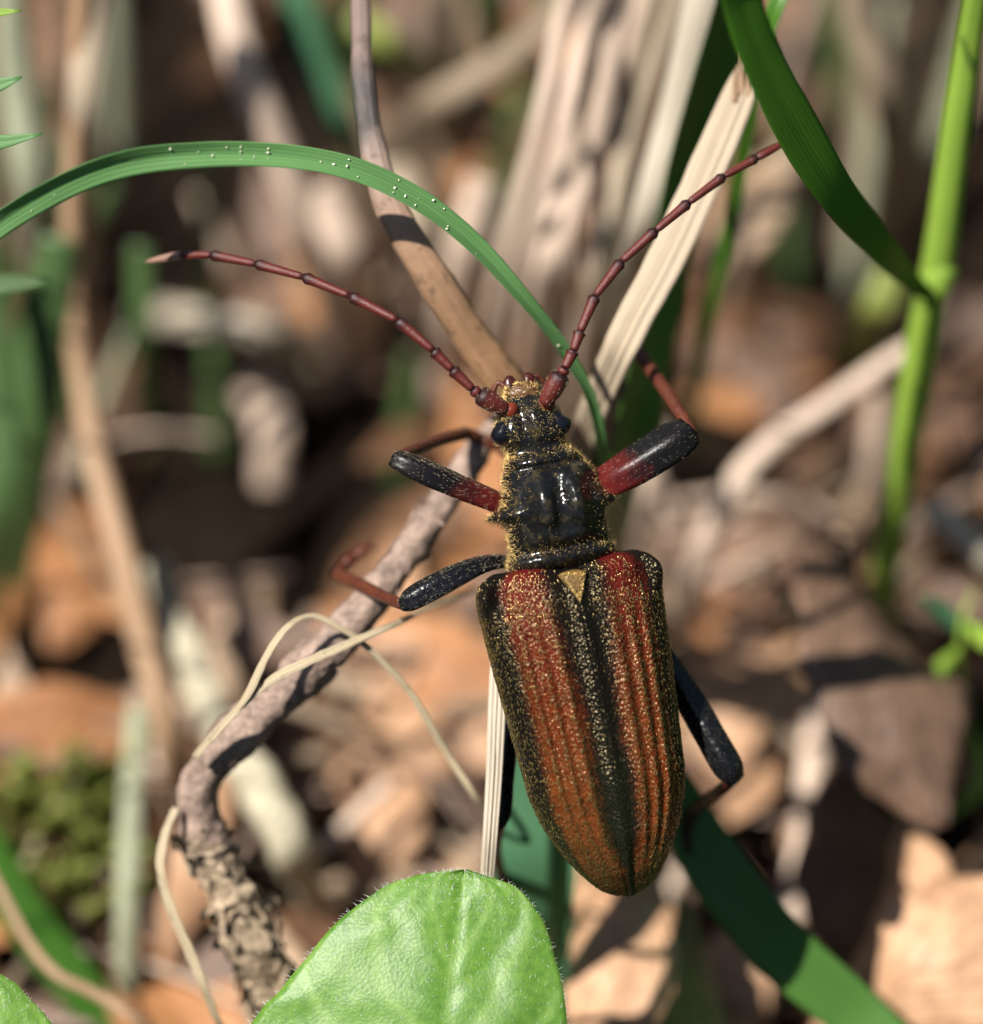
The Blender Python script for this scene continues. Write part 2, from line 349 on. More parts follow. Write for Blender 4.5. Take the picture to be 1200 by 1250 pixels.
BARE = [(170, 280, 75), (330, 90, 50), (250, 470, 65), (200, 620, 75), (320, 600, 85), (400, 640, 75), (560, 60, 40), (510, 230, 30), (960, 360, 95), (1000, 250, 50), (1170, 250, 55), (1180, 920, 85), (60, 800, 50), (470, 1050, 40), (880, 520, 50), (1130, 1030, 50), (130, 430, 40)]
def is_dark(pts):   # dark pockets kept clear of litter, so the dark soil shows
    return any((x-q[0])**2 + (y-q[1])**2 < q[2]**2 for x, y in pts for q in BARE)
def litter():
    # leaves that show as patches of their own
    L = [((845, 800, None), (1000, 620, None), 120, 0, 'peach dead leaf half shaded, under the bent pale stalk', .1, (0, .3)),
         ((955, 560, None), (1045, 480, None), 70, 1, 'small orange dead leaf just below the bent pale stalk', .1, (0, .3)),
         ((985, 690, None), (1045, 590, None), 60, 1, 'small orange dead leaf above the big umber leaf', .1, (0, .3)),
         ((800, 960, -3.0), (990, 780, -3.2), 150, 0, 'bright peach dead leaf beside the beetle hind leg', .2, (-.2, .3)),
         ((1010, 650, -2.2), (1150, 1010, -1.5), 200, 4, 'large umber brown dead leaf with an orange tip', .3, (.5, -.2)),
         ((1020, 930, -2.4), (1090, 1230, -2.0), 170, 3, 'dark brown dead leaf under the large umber leaf', .1, (.3, -.5)),
         ((770, 1040, -1.8), (735, 1330, -1.3), 150, 0, 'bright peach dead leaf under the tip of the wing cases', .2, (-.3, .3)),
         ((865, 1060, -2.2), (800, 1300, -2.0), 75, 4, 'umber strip standing in for a leaf shadow beside the deep green blade', .0, (.9, -.3)),  # dark strip laid where only the shadow of a leaf falls
         ((925, 1090, -2.4), (880, 1290, -2.2), 95, 0, 'peach dead leaf behind the deep green blade', .1, (-.2, .3)),
         ((1010, 1270, -1.6), (1260, 1080, -1.5), 210, 0, 'wide peach dead leaf with a curled edge below the dark brown leaf', .3, (-.2, .3)),
         ((1105, 1000, -1.9), (1140, 1190, -1.7), 100, 0, 'small pale peach leaf rising beside the dark brown leaf', .2, (-.4, .2)),
         ((1150, 590, None), (1215, 400, None), 90, 0, 'peach dead leaf behind the tall green stem', .2, (-.3, .4)),
         ((1110, 560, None), (1200, 640, None), 70, 1, 'dark orange dead leaf above the short whitish stalk', .1, (0, .2)),
         ((395, 1000, None), (570, 800, None), 150, 0, 'peach dead leaf under the thin looping fibre', .2, (-.2, .3)),
         ((430, 1080, None), (500, 930, None), 100, 0, 'rosy dead leaf between the fuzzy green leaf and the twig', .2, (-.3, .2)),
         ((540, 880, None), (620, 740, None), 80, 2, 'tan dead leaf beside the left edge of the wing cases', .2, (-.2, .3)),
         ((20, 960, None), (180, 850, None), 80, 2, 'tan dead leaf above the mossy patch', .1, (0, .3)),
         ((200, 1190, -2.2), (280, 930, -2.3), 70, 0, 'rosy dead leaf behind the flaking end of the twig', .2, (.3, .2)),
         ((60, 800, None), (150, 640, None), 70, 1, 'orange dead leaf left of the leaning tan stalk', .1, (0, .2)),
         ((230, 860, None), (300, 720, None), 70, 3, 'brown dead leaf behind the lichened stick', .1, (0, .2)),
         ((80, 1180, None), (130, 1080, None), 60, 0, 'small peach dead leaf in front of the mossy patch', .1, (0, .3)),
         ((180, 1230, None), (215, 1020, None), 60, 1, 'rusty dead leaf strip beside the pale greenish straw', .1, (.2, .2)),
         ((540, 220, None), (640, 200, None), 80, 1, 'rusty dead leaf behind the arching green blade', .2, (0, .4)),
         ((850, 480, None), (930, 330, None), 90, 3, 'brown dead leaf behind the right antenna', .2, (0, .4)),
         ((860, 330, -3.2), (960, 180, -3.6), 90, 2, 'tan dead leaf behind the tip of the right antenna', .2, (-.2, .4)),
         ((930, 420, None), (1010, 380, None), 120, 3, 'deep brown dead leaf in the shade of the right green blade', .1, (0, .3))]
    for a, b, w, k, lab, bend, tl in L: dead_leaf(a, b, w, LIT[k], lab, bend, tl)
    # the rest of the litter, each named by its look and what it lies beside
    marks = [('the lichened stick', 260, 860), ('the leaning tan stalk', 140, 650), ('the flat whitish straw', 300, 400), ('the mossy patch', 70, 1020),
             ('the flaking end of the twig', 290, 1130), ('the looping fibre', 540, 920), ('the fuzzy green leaf', 560, 1160),
             ('the foot of the brown twig', 560, 330), ('the pale straw sheaf', 670, 220), ('the slanting tan straw', 560, 100), ('the leaning pink straw', 330, 150),
             ('the arching green blade', 90, 230), ('the broad dull green blade', 50, 480), ('the right antenna', 880, 260), ('the torn pale straw', 830, 420),
             ('the bent pale stalk', 960, 540), ('the tall green stem', 1130, 330), ('the short whitish stalk', 1160, 650), ('the green sprig', 1170, 830),
             ('the large umber leaf', 1080, 830), ('the dark brown leaf', 1060, 1100), ('the deep green blade', 930, 1130), ('the beetle hind leg', 880, 900),
             ('the middle leg of the beetle', 430, 690), ('the wing cases', 700, 900), ('the right green blade', 1020, 200)]
    cn = ['faded peach', 'orange brown', 'tan', 'dark brown', 'umber']; seen = {}
    for i in range(330):
        px, py = (rng.uniform(-60, 1260), rng.uniform(-60, 1310)) if i < 230 else (rng.choice([rng.uniform(-420, -60), rng.uniform(1260, 1560)]), rng.uniform(-60, 1450))
        far = py < 520
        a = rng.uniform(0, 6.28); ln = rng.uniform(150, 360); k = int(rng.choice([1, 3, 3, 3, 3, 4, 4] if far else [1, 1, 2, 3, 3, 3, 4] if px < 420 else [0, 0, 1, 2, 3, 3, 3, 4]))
        if is_dark([(px + ln*math.cos(a)*f, py + ln*math.sin(a)*f) for f in (-.5, -.25, 0, .25, .5)]): continue
        h1, h2 = rng.uniform(0, .25), rng.uniform(0, .4)
        x1, y1 = px - ln*math.cos(a)/2, py - ln*math.sin(a)/2; x2, y2 = px + ln*math.cos(a)/2, py + ln*math.sin(a)/2
        mk = min(marks, key=lambda q: (q[1]-px)**2 + (q[2]-py)**2)[0]
        sz = 'small' if ln < 200 else 'large' if ln > 290 else ''
        cv = rng.uniform(-.2, .25); shp = 'upcurled' if cv < -.05 else 'humped' if cv > .12 else 'flat'
        lab = ' '.join((sz + ' ' + shp + ' ' + cn[k] + ' dead leaf in the litter by ' + mk).split())
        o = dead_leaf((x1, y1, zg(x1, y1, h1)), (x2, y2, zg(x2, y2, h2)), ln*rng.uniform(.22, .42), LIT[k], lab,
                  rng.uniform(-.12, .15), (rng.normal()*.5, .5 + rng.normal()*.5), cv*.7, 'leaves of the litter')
litter()

# ------------------------------------------------------------------ dry and green stalks behind the beetle
def stalk(name, pts, mat, label, cat, n=30, rough=.06, flat=.8, group=None, m=12, freq=2.):
    c, r = pix(pts, n)
    V, F, U = tube(c, r/2, m, rough=rough, freq=freq, flat=flat, seed=random.random()*30)
    return tag(mesh(name, V, F, mat, uv=U), label, cat, group)
def blade(name, pts, mat, label, cat, n=40, arc=.1, fold=0., twist=None, hint=None, group=None, nc=10, th=.012, disp=None, edge=None):
    c, w = pix(pts, n)
    V, F, U = ribbon(c, w, hint, nc, arc, fold, th, twist, disp, edge)
    return tag(mesh(name, V, F, mat, uv=U), label, cat, group)
def background():
    st = lambda pts, mat, lab, **k: blade('dry_straw', pts, mat, lab, 'straw', **k)
    def sheaf(pts, k, mat, lab):
        for q in range(k):
            f = (q + .5)/k - .5
            st([(x + f*w*1.05 + rng.normal()*4, y, z if z is None else z + rng.normal()*.12, w/k*rng.uniform(.8, 1.1)) for x, y, z, w in pts], mat[q % len(mat)], lab, arc=.16, twist=[rng.uniform(-25, 25), rng.uniform(-25, 25)], group='straws of the pale sheaf')
    sheaf([(745, -120, -1.4, 86), (722, 0, -1.7, 86), (685, 160, -2.0, 90), (645, 340, -2.4, 90), (610, 560, None, 80)], 4, (STRAW_P, STRAW_P, STRAW_P, STRAW_P), 'narrow pinkish straw in the sheaf above the beetle head')
    sheaf([(805, -120, -1.9, 46), (768, 0, -2.1, 46), (738, 160, -2.3, 48), (704, 330, -2.6, 50), (672, 560, None, 44)], 2, (STRAW_D, STRAW_P), 'dull straw tucked in behind the pale sheaf')
    sheaf([(850, -120, -1.3, 56), (818, 0, -1.5, 58), (785, 150, -1.8, 58), (748, 330, -2.1, 54), (702, 560, None, 46)], 3, (STRAW, STRAW, STRAW), 'pale straw in the sheaf beside the dark green blade')
    st([(890, -120, -1.0, 44), (858, 0, -1.1, 46), (825, 130, -1.3, 40), (775, 300, -1.6, 30), (720, 520, None, 20)], STRAW_W, 'whitish dry straw lying along the dark green blade', arc=.15)
    st([(125, -120, -1.6, 46), (112, 0, -1.8, 46), (100, 170, -2.1, 40), (92, 420, None, 26)], STRAW, 'pale dry straw behind the left end of the arching blade', arc=.2)
    st([(265, -60, -2.6, 40), (290, 60, -2.6, 44), (335, 170, -2.8, 44), (385, 300, -3.2, 40), (430, 480, None, 36)], STRAW_P, 'leaning dull pink straw left of the brown stem', arc=.2)
    st([(540, -120, -3.2, 40), (540, 30, -3.6, 40), (530, 200, None, 36)], STRAW_D, 'dull tan straw standing behind the brown stem', arc=.2)
    st([(720, -20, -3.0, 30), (620, 70, -3.2, 34), (520, 130, -3.5, 36), (440, 200, None, 36)], STRAW_D, 'tan straw slanting down behind the brown stem', arc=.2)
    st([(390, 230, -3.0, 44), (430, 330, -3.2, 50), (455, 450, None, 46)], STRAW_P, 'short dull straw between the brown stem and left antenna', arc=.2)
    st([(480, 200, -3.2, 40), (520, 300, -3.3, 44), (545, 460, None, 40)], STRAW, 'pale straw stub behind the brown stem', arc=.2)
    st([(590, 220, -3.0, 40), (560, 330, -3.3, 44), (535, 520, None, 40)], STRAW_P, 'dull straw stub right of the brown stem', arc=.2)
    st([(160, 380, None, 30), (230, 388, -3.8, 36), (330, 405, -3.7, 34), (440, 440, None, 40)], STRAW_W, 'whitish straw lying flat under the left antenna', arc=.25)
    st([(300, 460, None, 40), (330, 520, -4.0, 46), (330, 600, None, 36)], STRAW_P, 'stub of dull straw below the flat whitish straw', arc=.25)
    st([(168, 860, -2.6, 26), (160, 980, -2.3, 27), (155, 1100, -2.0, 28), (152, 1300, None, 28)], STRAW_G, 'pale greenish straw standing before the mossy patch', arc=.25)
    st([(8, -60, -2.0, 34), (20, 100, -2.3, 40), (40, 260, -2.6, 40), (70, 480, None, 34)], STRAW_G, 'pale greenish straw at the left behind the arching blade', arc=.2)
    st([(1045, -60, -2.6, 50), (1055, 30, -2.8, 50), (1090, 140, -3.1, 46), (1100, 330, None, 44)], STRAW_D, 'dull straw between the right blade and the tall stem', arc=.2)
    st([(975, 170, -3.4, 40), (935, 270, -3.6, 46), (890, 400, None, 44)], STRAW_D, 'dull tan straw behind the tip of the right antenna', arc=.2)
    st([(1075, 480, -3.2, 26), (1068, 560, -3.4, 28), (1058, 680, None, 24)], STRAW_P, 'short pinkish straw left of the tall green stem', arc=.2)
    st([(800, 520, -2.6, 26), (792, 620, -2.8, 26), (785, 720, None, 22)], STRAW_P, 'pinkish straw below the right front leg', arc=.2)
    st([(1000, 860, -2.8, 30), (985, 1000, -2.5, 34), (960, 1180, -2.4, 30)], STRAW_P, 'shaded grey straw leaning on the dark brown leaf', arc=.2)
    stalk('dry_stalk', [(105, -120, -1.6, 26), (98, 60, -1.9, 26), (88, 240, -2.2, 26), (90, 380, -2.4, 27), (101, 470, -2.45, 30), (120, 570, -2.4, 34), (150, 680, -2.3, 38), (178, 790, -2.3, 38), (205, 900, -2.3, 34), (225, 1010, None, 30)], STALK, 'tan dry stalk leaning past the twig on its far side', 'stalk', rough=.08)
    stalk('dry_stalk', [(1130, 415, -2.7, 20), (1080, 445, -2.7, 23), (1010, 495, -2.7, 25), (950, 535, -2.7, 26), (905, 580, -2.7, 29), (875, 630, -2.7, 31), (850, 690, -2.9, 28), (835, 760, None, 26)], STRAW_P, 'bent pale stalk crossing the litter right of the beetle', 'stalk', rough=.1)
    stalk('dry_stalk', [(1135, 618, -2.4, 32), (1170, 648, -2.4, 34), (1215, 690, -2.5, 36), (1300, 780, None, 36)], STRAW_W, 'short whitish stalk right of the tall green stem', 'stalk')
    stalk('dry_stalk', [(-30, 1030, -1.6, 12), (5, 1095, -1.5, 13), (35, 1150, -1.4, 13), (70, 1190, -1.3, 13), (120, 1215, -1.3, 14), (180, 1255, -1.3, 14), (260, 1330, None, 14)], STALK, 'thin curved dry stalk across the dark green blade', 'stalk')
    stalk('lichened_stick', [(190, 690, -2.7, 40), (215, 770, -2.5, 46), (255, 860, -2.3, 44), (310, 950, -2.1, 46), (350, 1030, -2.0, 50), (395, 1120, None, 46)], LICHEN, 'lichened pale stick lying behind the bark twig', 'stick', n=60, rough=.5, m=18, freq=3.)
    stalk('shadow_stick', [(1010, 800, -2.8, 16), (930, 820, -2.8, 18), (860, 845, -2.8, 16), (800, 870, -2.9, 14)], BARK, 'thin dark stick standing in for a twig shadow across the bright peach leaf', 'twig', rough=.2)  # dark stick added in place of a twig shadow on the leaf
    mk = [('the left antenna', 300, 330), ('the brown twig', 480, 200), ('the broad dull green blade', 60, 450), ('the right antenna', 880, 220), ('the tall green stem', 1140, 300), ('the right green blade', 1000, 150), ('the arching blade', 200, 190), ('the leaning pink straw', 320, 120), ('the slanting tan straw', 580, 90)]
    for i in range(74):
        x = rng.uniform(-40, 640) if i < 50 else rng.uniform(880, 1230); y = rng.uniform(180, 620) if i < 50 else rng.uniform(150, 430)
        L_ = rng.uniform(160, 420); dx = rng.normal()*70
        if is_dark([(x, y), (x+dx*.5, y-L_*.5), (x+dx, y-L_), (x+dx*.25, y-L_*.25), (x+dx*.75, y-L_*.75)]) and rng.random() < .85: continue
        wd = rng.uniform(9, 30); zb = zg(x, y); up = L_*S*.62
        k = int(rng.choice([0, 0, 0, 1, 2, 3, 3, 3]))
        if i % 5 == 0 and i < 50: x, y, k = rng.uniform(-40, 100), rng.uniform(350, 700), int(rng.choice([2, 3, 3])); zb = zg(x, y)
        m_, cn = ((STRAW_D, 'dull brown straw'), (STRAW_P, 'pinkish straw'), (STRAW_G, 'greenish straw'), (GREEN_F, 'green blade'))[k]
        near = min(mk, key=lambda q: (q[1]-x-dx*.5)**2 + (q[2]-y+L_*.5)**2)[0]
        lean = 'upright' if abs(dx) < 30 else 'leaning'
        blade('dry_straw' if k < 3 else 'green_grass', [(x, y, None, wd), (x+dx*.45, y-L_*.5, zb+up*.55, wd), (x+dx, y-L_, zb+up, wd*.5)], m_,
              ('thin ' if wd < 16 else 'wide ' if wd > 24 else '') + lean + ' ' + cn + ' in the clump behind ' + near, 'straw' if k < 3 else 'grass', n=16, nc=6, arc=.2, twist=[rng.uniform(-40, 40)]*2, group='straws of the grass clump')
    for i in range(84):
        x, y = rng.uniform(0, 1200), rng.uniform(520, 1260); a = rng.uniform(0, 3.14); L_ = rng.uniform(70, 260); wd = rng.uniform(5, 20)
        near = min(((q[0]-x)**2 + (q[1]-y)**2, q[2]) for q in ((260, 860, 'the lichened stick'), (140, 650, 'the leaning tan stalk'), (70, 1040, 'the mossy patch'), (300, 1130, 'the flaking twig end'), (520, 880, 'the looping fibre'), (430, 680, 'the middle leg'), (960, 540, 'the bent pale stalk'), (1160, 650, 'the short whitish stalk'), (1080, 830, 'the umber leaf'), (1060, 1120, 'the dark brown leaf'), (900, 860, 'the beetle hind leg'), (800, 1150, 'the deep green blade'), (620, 1150, 'the fuzzy leaf')))[1]
        k = int(rng.integers(0, 3)); m_, cn = ((STRAW_D, 'dull'), (STRAW_P, 'pinkish'), (BARK, 'dark'))[k]; dx, dy = L_*math.cos(a)/2, L_*math.sin(a)/2
        h = [rng.uniform(.1, .55) for _ in range(3)]
        if is_dark([(x, y), (x-dx, y-dy), (x+dx, y+dy)]): continue
        stalk('straw_piece', [(x-dx, y-dy, zg(x-dx, y-dy, h[0]), wd), (x+rng.normal()*9, y+rng.normal()*9, zg(x, y, h[1]), wd), (x+dx, y+dy, zg(x+dx, y+dy, h[2]), wd*.7)], m_,
              ('short ' if L_ < 110 else 'long ' if L_ > 165 else '') + cn + ' straw piece lying on the litter near ' + near, 'straw', n=12, m=7, group='straw pieces on the litter')
    # green blades in the distance
    gb = lambda pts, mat, lab, **k: blade('green_grass', pts, mat, lab, 'grass', **k)
    gb([(355, -40, -3.0, 36), (385, 70, -3.1, 38), (425, 170, -3.3, 34), (470, 300, None, 20)], GREEN_B, 'blurred blue green blade left of the brown stem', arc=.15)
    gb([(430, 20, -3.3, 34), (490, 60, -3.4, 36), (560, 90, None, 30)], MOSS, 'yellowish blade behind the top of the brown stem')
    gb([(70, 290, -2.2, 40), (50, 420, -2.4, 62), (40, 540, -2.6, 56), (10, 760, None, 30)], GREEN_F, 'broad dull green blade left of the leaning tan stalk', arc=.12)
    gb([(-20, 300, -2.0, 40), (5, 480, -2.2, 34), (0, 640, -2.4, 30), (-20, 800, None, 26)], GREEN_F, 'narrow dull green blade at the left of the broad one')
    gb([(170, 300, -3.0, 24), (175, 420, -3.2, 26), (190, 560, None, 22)], GREEN_F, 'thin dull green blade behind the left antenna tip')
    gb([(590, -60, -3.4, 40), (600, 10, -3.6, 44), (640, 90, None, 40)], GREEN_F, 'dull green blade behind the pinkish straws')
    gb([(1090, 330, -3.0, 36), (1065, 390, -3.1, 40), (1035, 460, None, 34)], MOSS, 'yellow green blade meeting the bent pale stalk')
    gb([(-40, 1010, -1.9, 60), (30, 1120, -2.0, 60), (100, 1210, -2.1, 56), (180, 1330, None, 50)], GREEN_S, 'dark green blade under the thin curved stalk', arc=.1)
    for i in range(70):
        x, y, a = rng.uniform(-10, 150), rng.uniform(940, 1130), rng.uniform(-2.6, -.5); dx, dy = rng.uniform(35, 70)*math.cos(a), 50*math.sin(a)
        blade('moss_plant', [(x, y, None, 14), (x+dx*.5, y+dy*.5, zg(x, y, .4), 26), (x+dx, y+dy, zg(x+dx, y+dy, rng.uniform(.4, .9)), 5)], MOSS,
              'yellow green moss plant in the patch left of the pale greenish straw', 'moss', n=10, nc=4, arc=.2, group='plants of the mossy patch')
    # small green sprig at the right
    s = empty('green_sprig', P(1185, 900, zg(1185, 900)), 'small green sprig below the short whitish stalk', 'plant')
    def sp(nm, pts, mat, **k):
        c, w = pix(pts, 18)
        V, F, U = ribbon(c, w, None, 6, .15, 0, .01, **k); mesh(nm, V, F, mat, s, uv=U)
    c, w = pix([(1185, 900, None, 10), (1172, 800, -1.9, 9), (1178, 745, -1.8, 6), (1190, 720, -1.8, 4)], 16); V, F, U = tube(c, w/2, 8); mesh('stem', V, F, GREEN_Y, s, uv=U)
    sp('leaf', [(1175, 770, -1.85, 6), (1150, 745, -1.8, 22), (1120, 728, -1.7, 4)], GREEN_B)
    sp('leaf', [(1174, 790, -1.88, 6), (1150, 815, -1.8, 18), (1125, 860, -1.7, 4)], GREEN_Y)
    sp('leaf', [(1178, 760, -1.83, 6), (1205, 780, -1.7, 26), (1240, 790, -1.6, 4)], GREEN_Y)
    sp('leaf', [(1180, 870, -2.0, 6), (1150, 890, -2.1, 30), (1120, 900, -2.2, 4)], GREEN_F)
    sp('leaf', [(1182, 880, -2.0, 6), (1200, 950, -1.9, 24), (1160, 1000, -1.9, 4)], GREEN_Y)
    # tall green stem at the right with its blade
    g = empty('tall_grass', P(1075, 760, zg(1075, 760)), 'tall yellow green grass stem with a node at the right', 'grass')
    c, r = pix([(1225, -160, -.1, 30), (1192, 0, -.6, 32), (1168, 150, -.9, 36), (1145, 320, -1.25, 40), (1125, 420, -1.5, 40), (1098, 590, -1.9, 38), (1080, 700, -2.4, 36), (1070, 790, None, 34)], 60)
    V, F, U = tube(c, r/2, 16, flat=.8); mesh('stem', V, F, GREEN_Y, g, uv=U)
    c, r = pix([(1152, 322, -1.25, 38), (1143, 345, -1.28, 42), (1136, 368, -1.33, 38)], 10); V, F, U = tube(c, r/2, 16, flat=.85); mesh('node', V, F, GREEN_Y, g, uv=U)
    c, w = pix([(800, -420, 1.5, 3), (840, -260, 1.4, 40), (872, -120, 1.0, 60), (900, -20, .7, 58), (925, 60, .5, 58), (975, 160, .2, 62), (1025, 240, -.1, 52), (1075, 300, -.5, 42), (1115, 345, -1.05, 26), (1138, 362, -1.27, 16)], 60)
    V, F, U = ribbon(c, w, -FW + .3*RT, 12, .06, .06, .012, twist=[-18, -18, -8, 0, 6, 12]); mesh('blade', V, F, GREEN_D, g, uv=U)
background()

# ------------------------------------------------------------------ plants round the beetle
def near_plants():
    # arching blade
    g = empty('green_grass', P(760, 760, zg(760, 760)), 'green blade arching over the left antenna, dotted with pale grains', 'grass')
    arch = [(-330, 700, -.3, 2.6), (-250, 560, .0, 18.9), (-160, 420, .2, 29.2), (-40, 302, .3, 32.7), (50, 240, .3, 36.1), (140, 200, .3, 37.8), (240, 188, .28, 32.7), (340, 190, .22, 29.2), (430, 207, .15, 29.2), (510, 245, .08, 29.2), (580, 300, 0, 25.8), (640, 366, -.1, 20.6), (690, 430, -.25, 17.2), (722, 490, -.4, 14.6), (735, 550, -.6, 12.9), (745, 640, -1.2, 12.0), (752, 720, -2.4, 11.2), (760, 760, None, 11.2)]
    c, w = pix(arch, 124)
    tw = [12, 15, 20, 28, 40, 48, 30, 5, -8, -14, -16, -14, -10, -5, 0, 0, 0, 0]
    V, F, U = ribbon(c, w, -FW + .2*UP, 12, -.02, .16, .012, twist=tw, disp=lambda u, l: .006*n1(u*3, l*3.), edge=lambda l, k: 1 + .05*n1(l*2.2, k*4.) + .03*n1(l*11, k*3.)); b = mesh('blade', V, F, GREEN_B if False else GREEN, g, uv=U)
    pos = []
    m = 26
    for i in range(40):
        k = int(np.clip(rng.choice([42, 47, 54, 59, 62]) + rng.normal()*1.4, 30, 76)) if i < 32 else int(rng.integers(26, 92)); j = int(rng.integers(2, 11)); pos.append(V[k*m + j])
    pos = np.array(pos) - FW*.004
    vv, ff = [], []
    for q in pos:
        r = rng.choice([.003, .003, .004, .005, .007]); o = len(vv)
        for dv in ((1,0,0), (-1,0,0), (0,1,0), (0,-1,0), (0,0,1), (0,0,-1)):
            vv.append(q + np.array(dv)*r*rng.uniform(.4, 1.6))
        ff += [(o+a, o+b_, o+c_) for a, b_, c_ in ((0,2,4),(2,1,4),(1,3,4),(3,0,4),(2,0,5),(1,2,5),(3,1,5),(0,3,5))]
    pm = NT('pale_grain'); pm.set(Base_Color=(.8, .78, .6, 1), Roughness=.5)
    mesh('pollen_grain', vv, ff, pm.m, g)['kind'] = 'stuff'
    # brown dry stem rising behind the head
    stalk('dead_twig', [(432, -120, -.4, 22), (440, 0, -.35, 24), (443, 90, -.3, 27), (455, 180, -.26, 32), (482, 262, -.26, 40), (530, 340, -.3, 44), (580, 418, -.4, 48), (628, 484, -.5, 50), (690, 590, -1.0, 54), (760, 740, -2.4, 50), (800, 830, None, 46)], DRYSTEM,
          'brown dry stem rising behind the head of the beetle', 'stem', n=110, rough=.12, flat=.55, m=16, freq=4.)
    # pale straw crossed by the right antenna
    def fold(u, l): return -.018*math.exp(-((u-.47)/.05)**2) + .010*math.sin(u*19)*.5
    def torn(l, k): return 1 + .05*n1(l*9, k*7, 0)
    g = empty('dry_straw', P(668, 700, zg(668, 700)), 'pale ribbed straw with a torn top crossed by the right antenna', 'straw')
    c, w = pix([(922, 72, -.45, 22), (908, 100, -.42, 40), (880, 165, -.36, 47), (845, 245, -.32, 49), (810, 320, -.3, 48), (775, 385, -.3, 46), (748, 440, -.36, 44), (715, 520, -.8, 40), (690, 600, -1.6, 36), (668, 700, None, 34)], 90)
    V, F, U = ribbon(c, w, -FW - .35*RT, 24, .10, 0, .02, disp=fold, edge=torn); mesh('blade', V, F, STRAW, g, uv=U)
    for (x0, y0, x1, y1, wd) in ((905, 92, 905, 62, 8), (915, 95, 922, 80, 7), (897, 100, 900, 80, 6)):
        c, w = pix([(x0, y0+25, -.4, wd), (x0, y0, -.4, wd), (x1, y1, -.38, 1.5)], 8); V, F, U = ribbon(c, w, None, 4, .1, 0, .01); mesh('torn_fibre', V, F, STALK, g, uv=U)
    # dark green blade behind that straw
    blade('green_grass', [(935, -150, -.6, 96), (896, 0, -.8, 92), (866, 100, -.9, 92), (838, 200, -1.0, 92), (818, 300, -1.05, 92), (798, 400, -1.05, 96), (775, 520, -1.0, 96), (758, 600, -1.2, 86), (740, 720, -2.2, 70), (735, 780, None, 60)], GREEN_S,
          'dark green blade behind the pale ribbed straw', 'grass', n=70, arc=.0, fold=.05, hint=-.62*FW + .85*RT - .3*UP, nc=12)
    blade('green_grass', [(985, -80, -.6, 20), (950, 0, -.5, 22), (930, 60, -.6, 20), (905, 200, -1.1, 18), (860, 420, -2., 16), (840, 560, None, 14)], GREEN_D,
          'thin green blade beside the torn top of the pale straw', 'grass', n=40, fold=.15)
    # blade pieces below the body
    blade('green_grass', [(655, 760, -.7, 40), (648, 860, -.75, 52), (640, 960, -.8, 66), (636, 1060, -.85, 74), (640, 1160, -1.2, 70), (650, 1300, None, 60)], GREEN_B,
          'blue green blade under the wing cases beside the fuzzy leaf', 'grass', n=40, arc=.03, twist=[-8, 0, 0])
    blade('green_grass', [(700, 900, -.9, 30), (692, 1000, -.95, 36), (686, 1090, -1.05, 38), (680, 1200, -1.5, 34), (678, 1290, None, 30)], GREEN_B,
          'narrow blue green blade in the shade of the wing case tip', 'grass', n=40, fold=.2, twist=[30, 30, 30])
    blade('green_grass', [(785, 900, -.85, 44), (838, 1000, -.82, 66), (888, 1080, -.85, 76), (955, 1160, -.9, 76), (1035, 1230, -.95, 70), (1130, 1320, -1.0, 60), (1250, 1460, None, 50)], GREEN_M,
          'broad deep green blade slanting away from the wing case tip', 'grass', n=50, arc=.02, fold=.05, nc=12)
    blade('dry_straw', [(612, 760, -.18, 22), (607, 860, -.12, 22), (603, 950, -.1, 20), (597, 1040, -.1, 18), (592, 1110, -.3, 17), (580, 1330, None, 15)], STRAW_W,
          'narrow striped straw in front of the left hind leg', 'straw', n=50, arc=.1, nc=14, disp=lambda u, l: .008*math.sin(u*25))
    # fibres
    fb = lambda pts, lab: blade('dry_fibre', pts, FIBRE, lab, 'fibre', n=90, arc=.18, th=.014, nc=8, hint=-FW - .4*RT + .3*UP, disp=lambda u, l: .006*n1(u*6, l*3) - .010*math.exp(-((u-.45)/.12)**2), edge=lambda l, k: 1 + .3*n1(l*5, k*3.) + .25*n1(l*19, k*3.))
    fb([(236, 925, -.28, 9.4), (262, 895, -.22, 10.1), (300, 850, -.12, 10.1), (325, 800, -.1, 9.4), (350, 765, -.12, 8.6), (380, 751, -.18, 7.8), (415, 766, -.2, 7.8), (450, 792, -.24, 7.8), (500, 845, -.32, 8.6), (545, 920, -.42, 8.6), (590, 990, -.55, 7.8), (640, 1100, -2.2, 6.2), (660, 1160, None, 6.2)], 'thin dry fibre looping up from the twig and trailing off')
    fb([(255, 905, -.2, 7.8), (290, 865, -.15, 10.1), (330, 830, -.12, 11.7), (380, 805, -.12, 11.7), (430, 783, -.18, 10.9), (475, 763, -.25, 9.4), (520, 742, -.5, 7.0), (580, 715, -.9, 6.2)], 'flat dry fibre lying across the twig to the middle leg')
    fb([(214, 985, -.42, 9.4), (200, 1020, -.38, 10.1), (195, 1062, -.36, 12.5), (208, 1110, -.36, 13.3), (232, 1165, -.38, 12.5), (252, 1215, -.4, 10.9), (275, 1270, -.6, 9.4), (300, 1340, None, 7.8)], 'flat dry fibre curling down beside the flaking bark')
    # bark twig
    g = empty('bark_twig', P(370, 1330, zg(370, 1330)), 'reddish bark twig the beetle clings to, flaking at its lower end', 'twig')
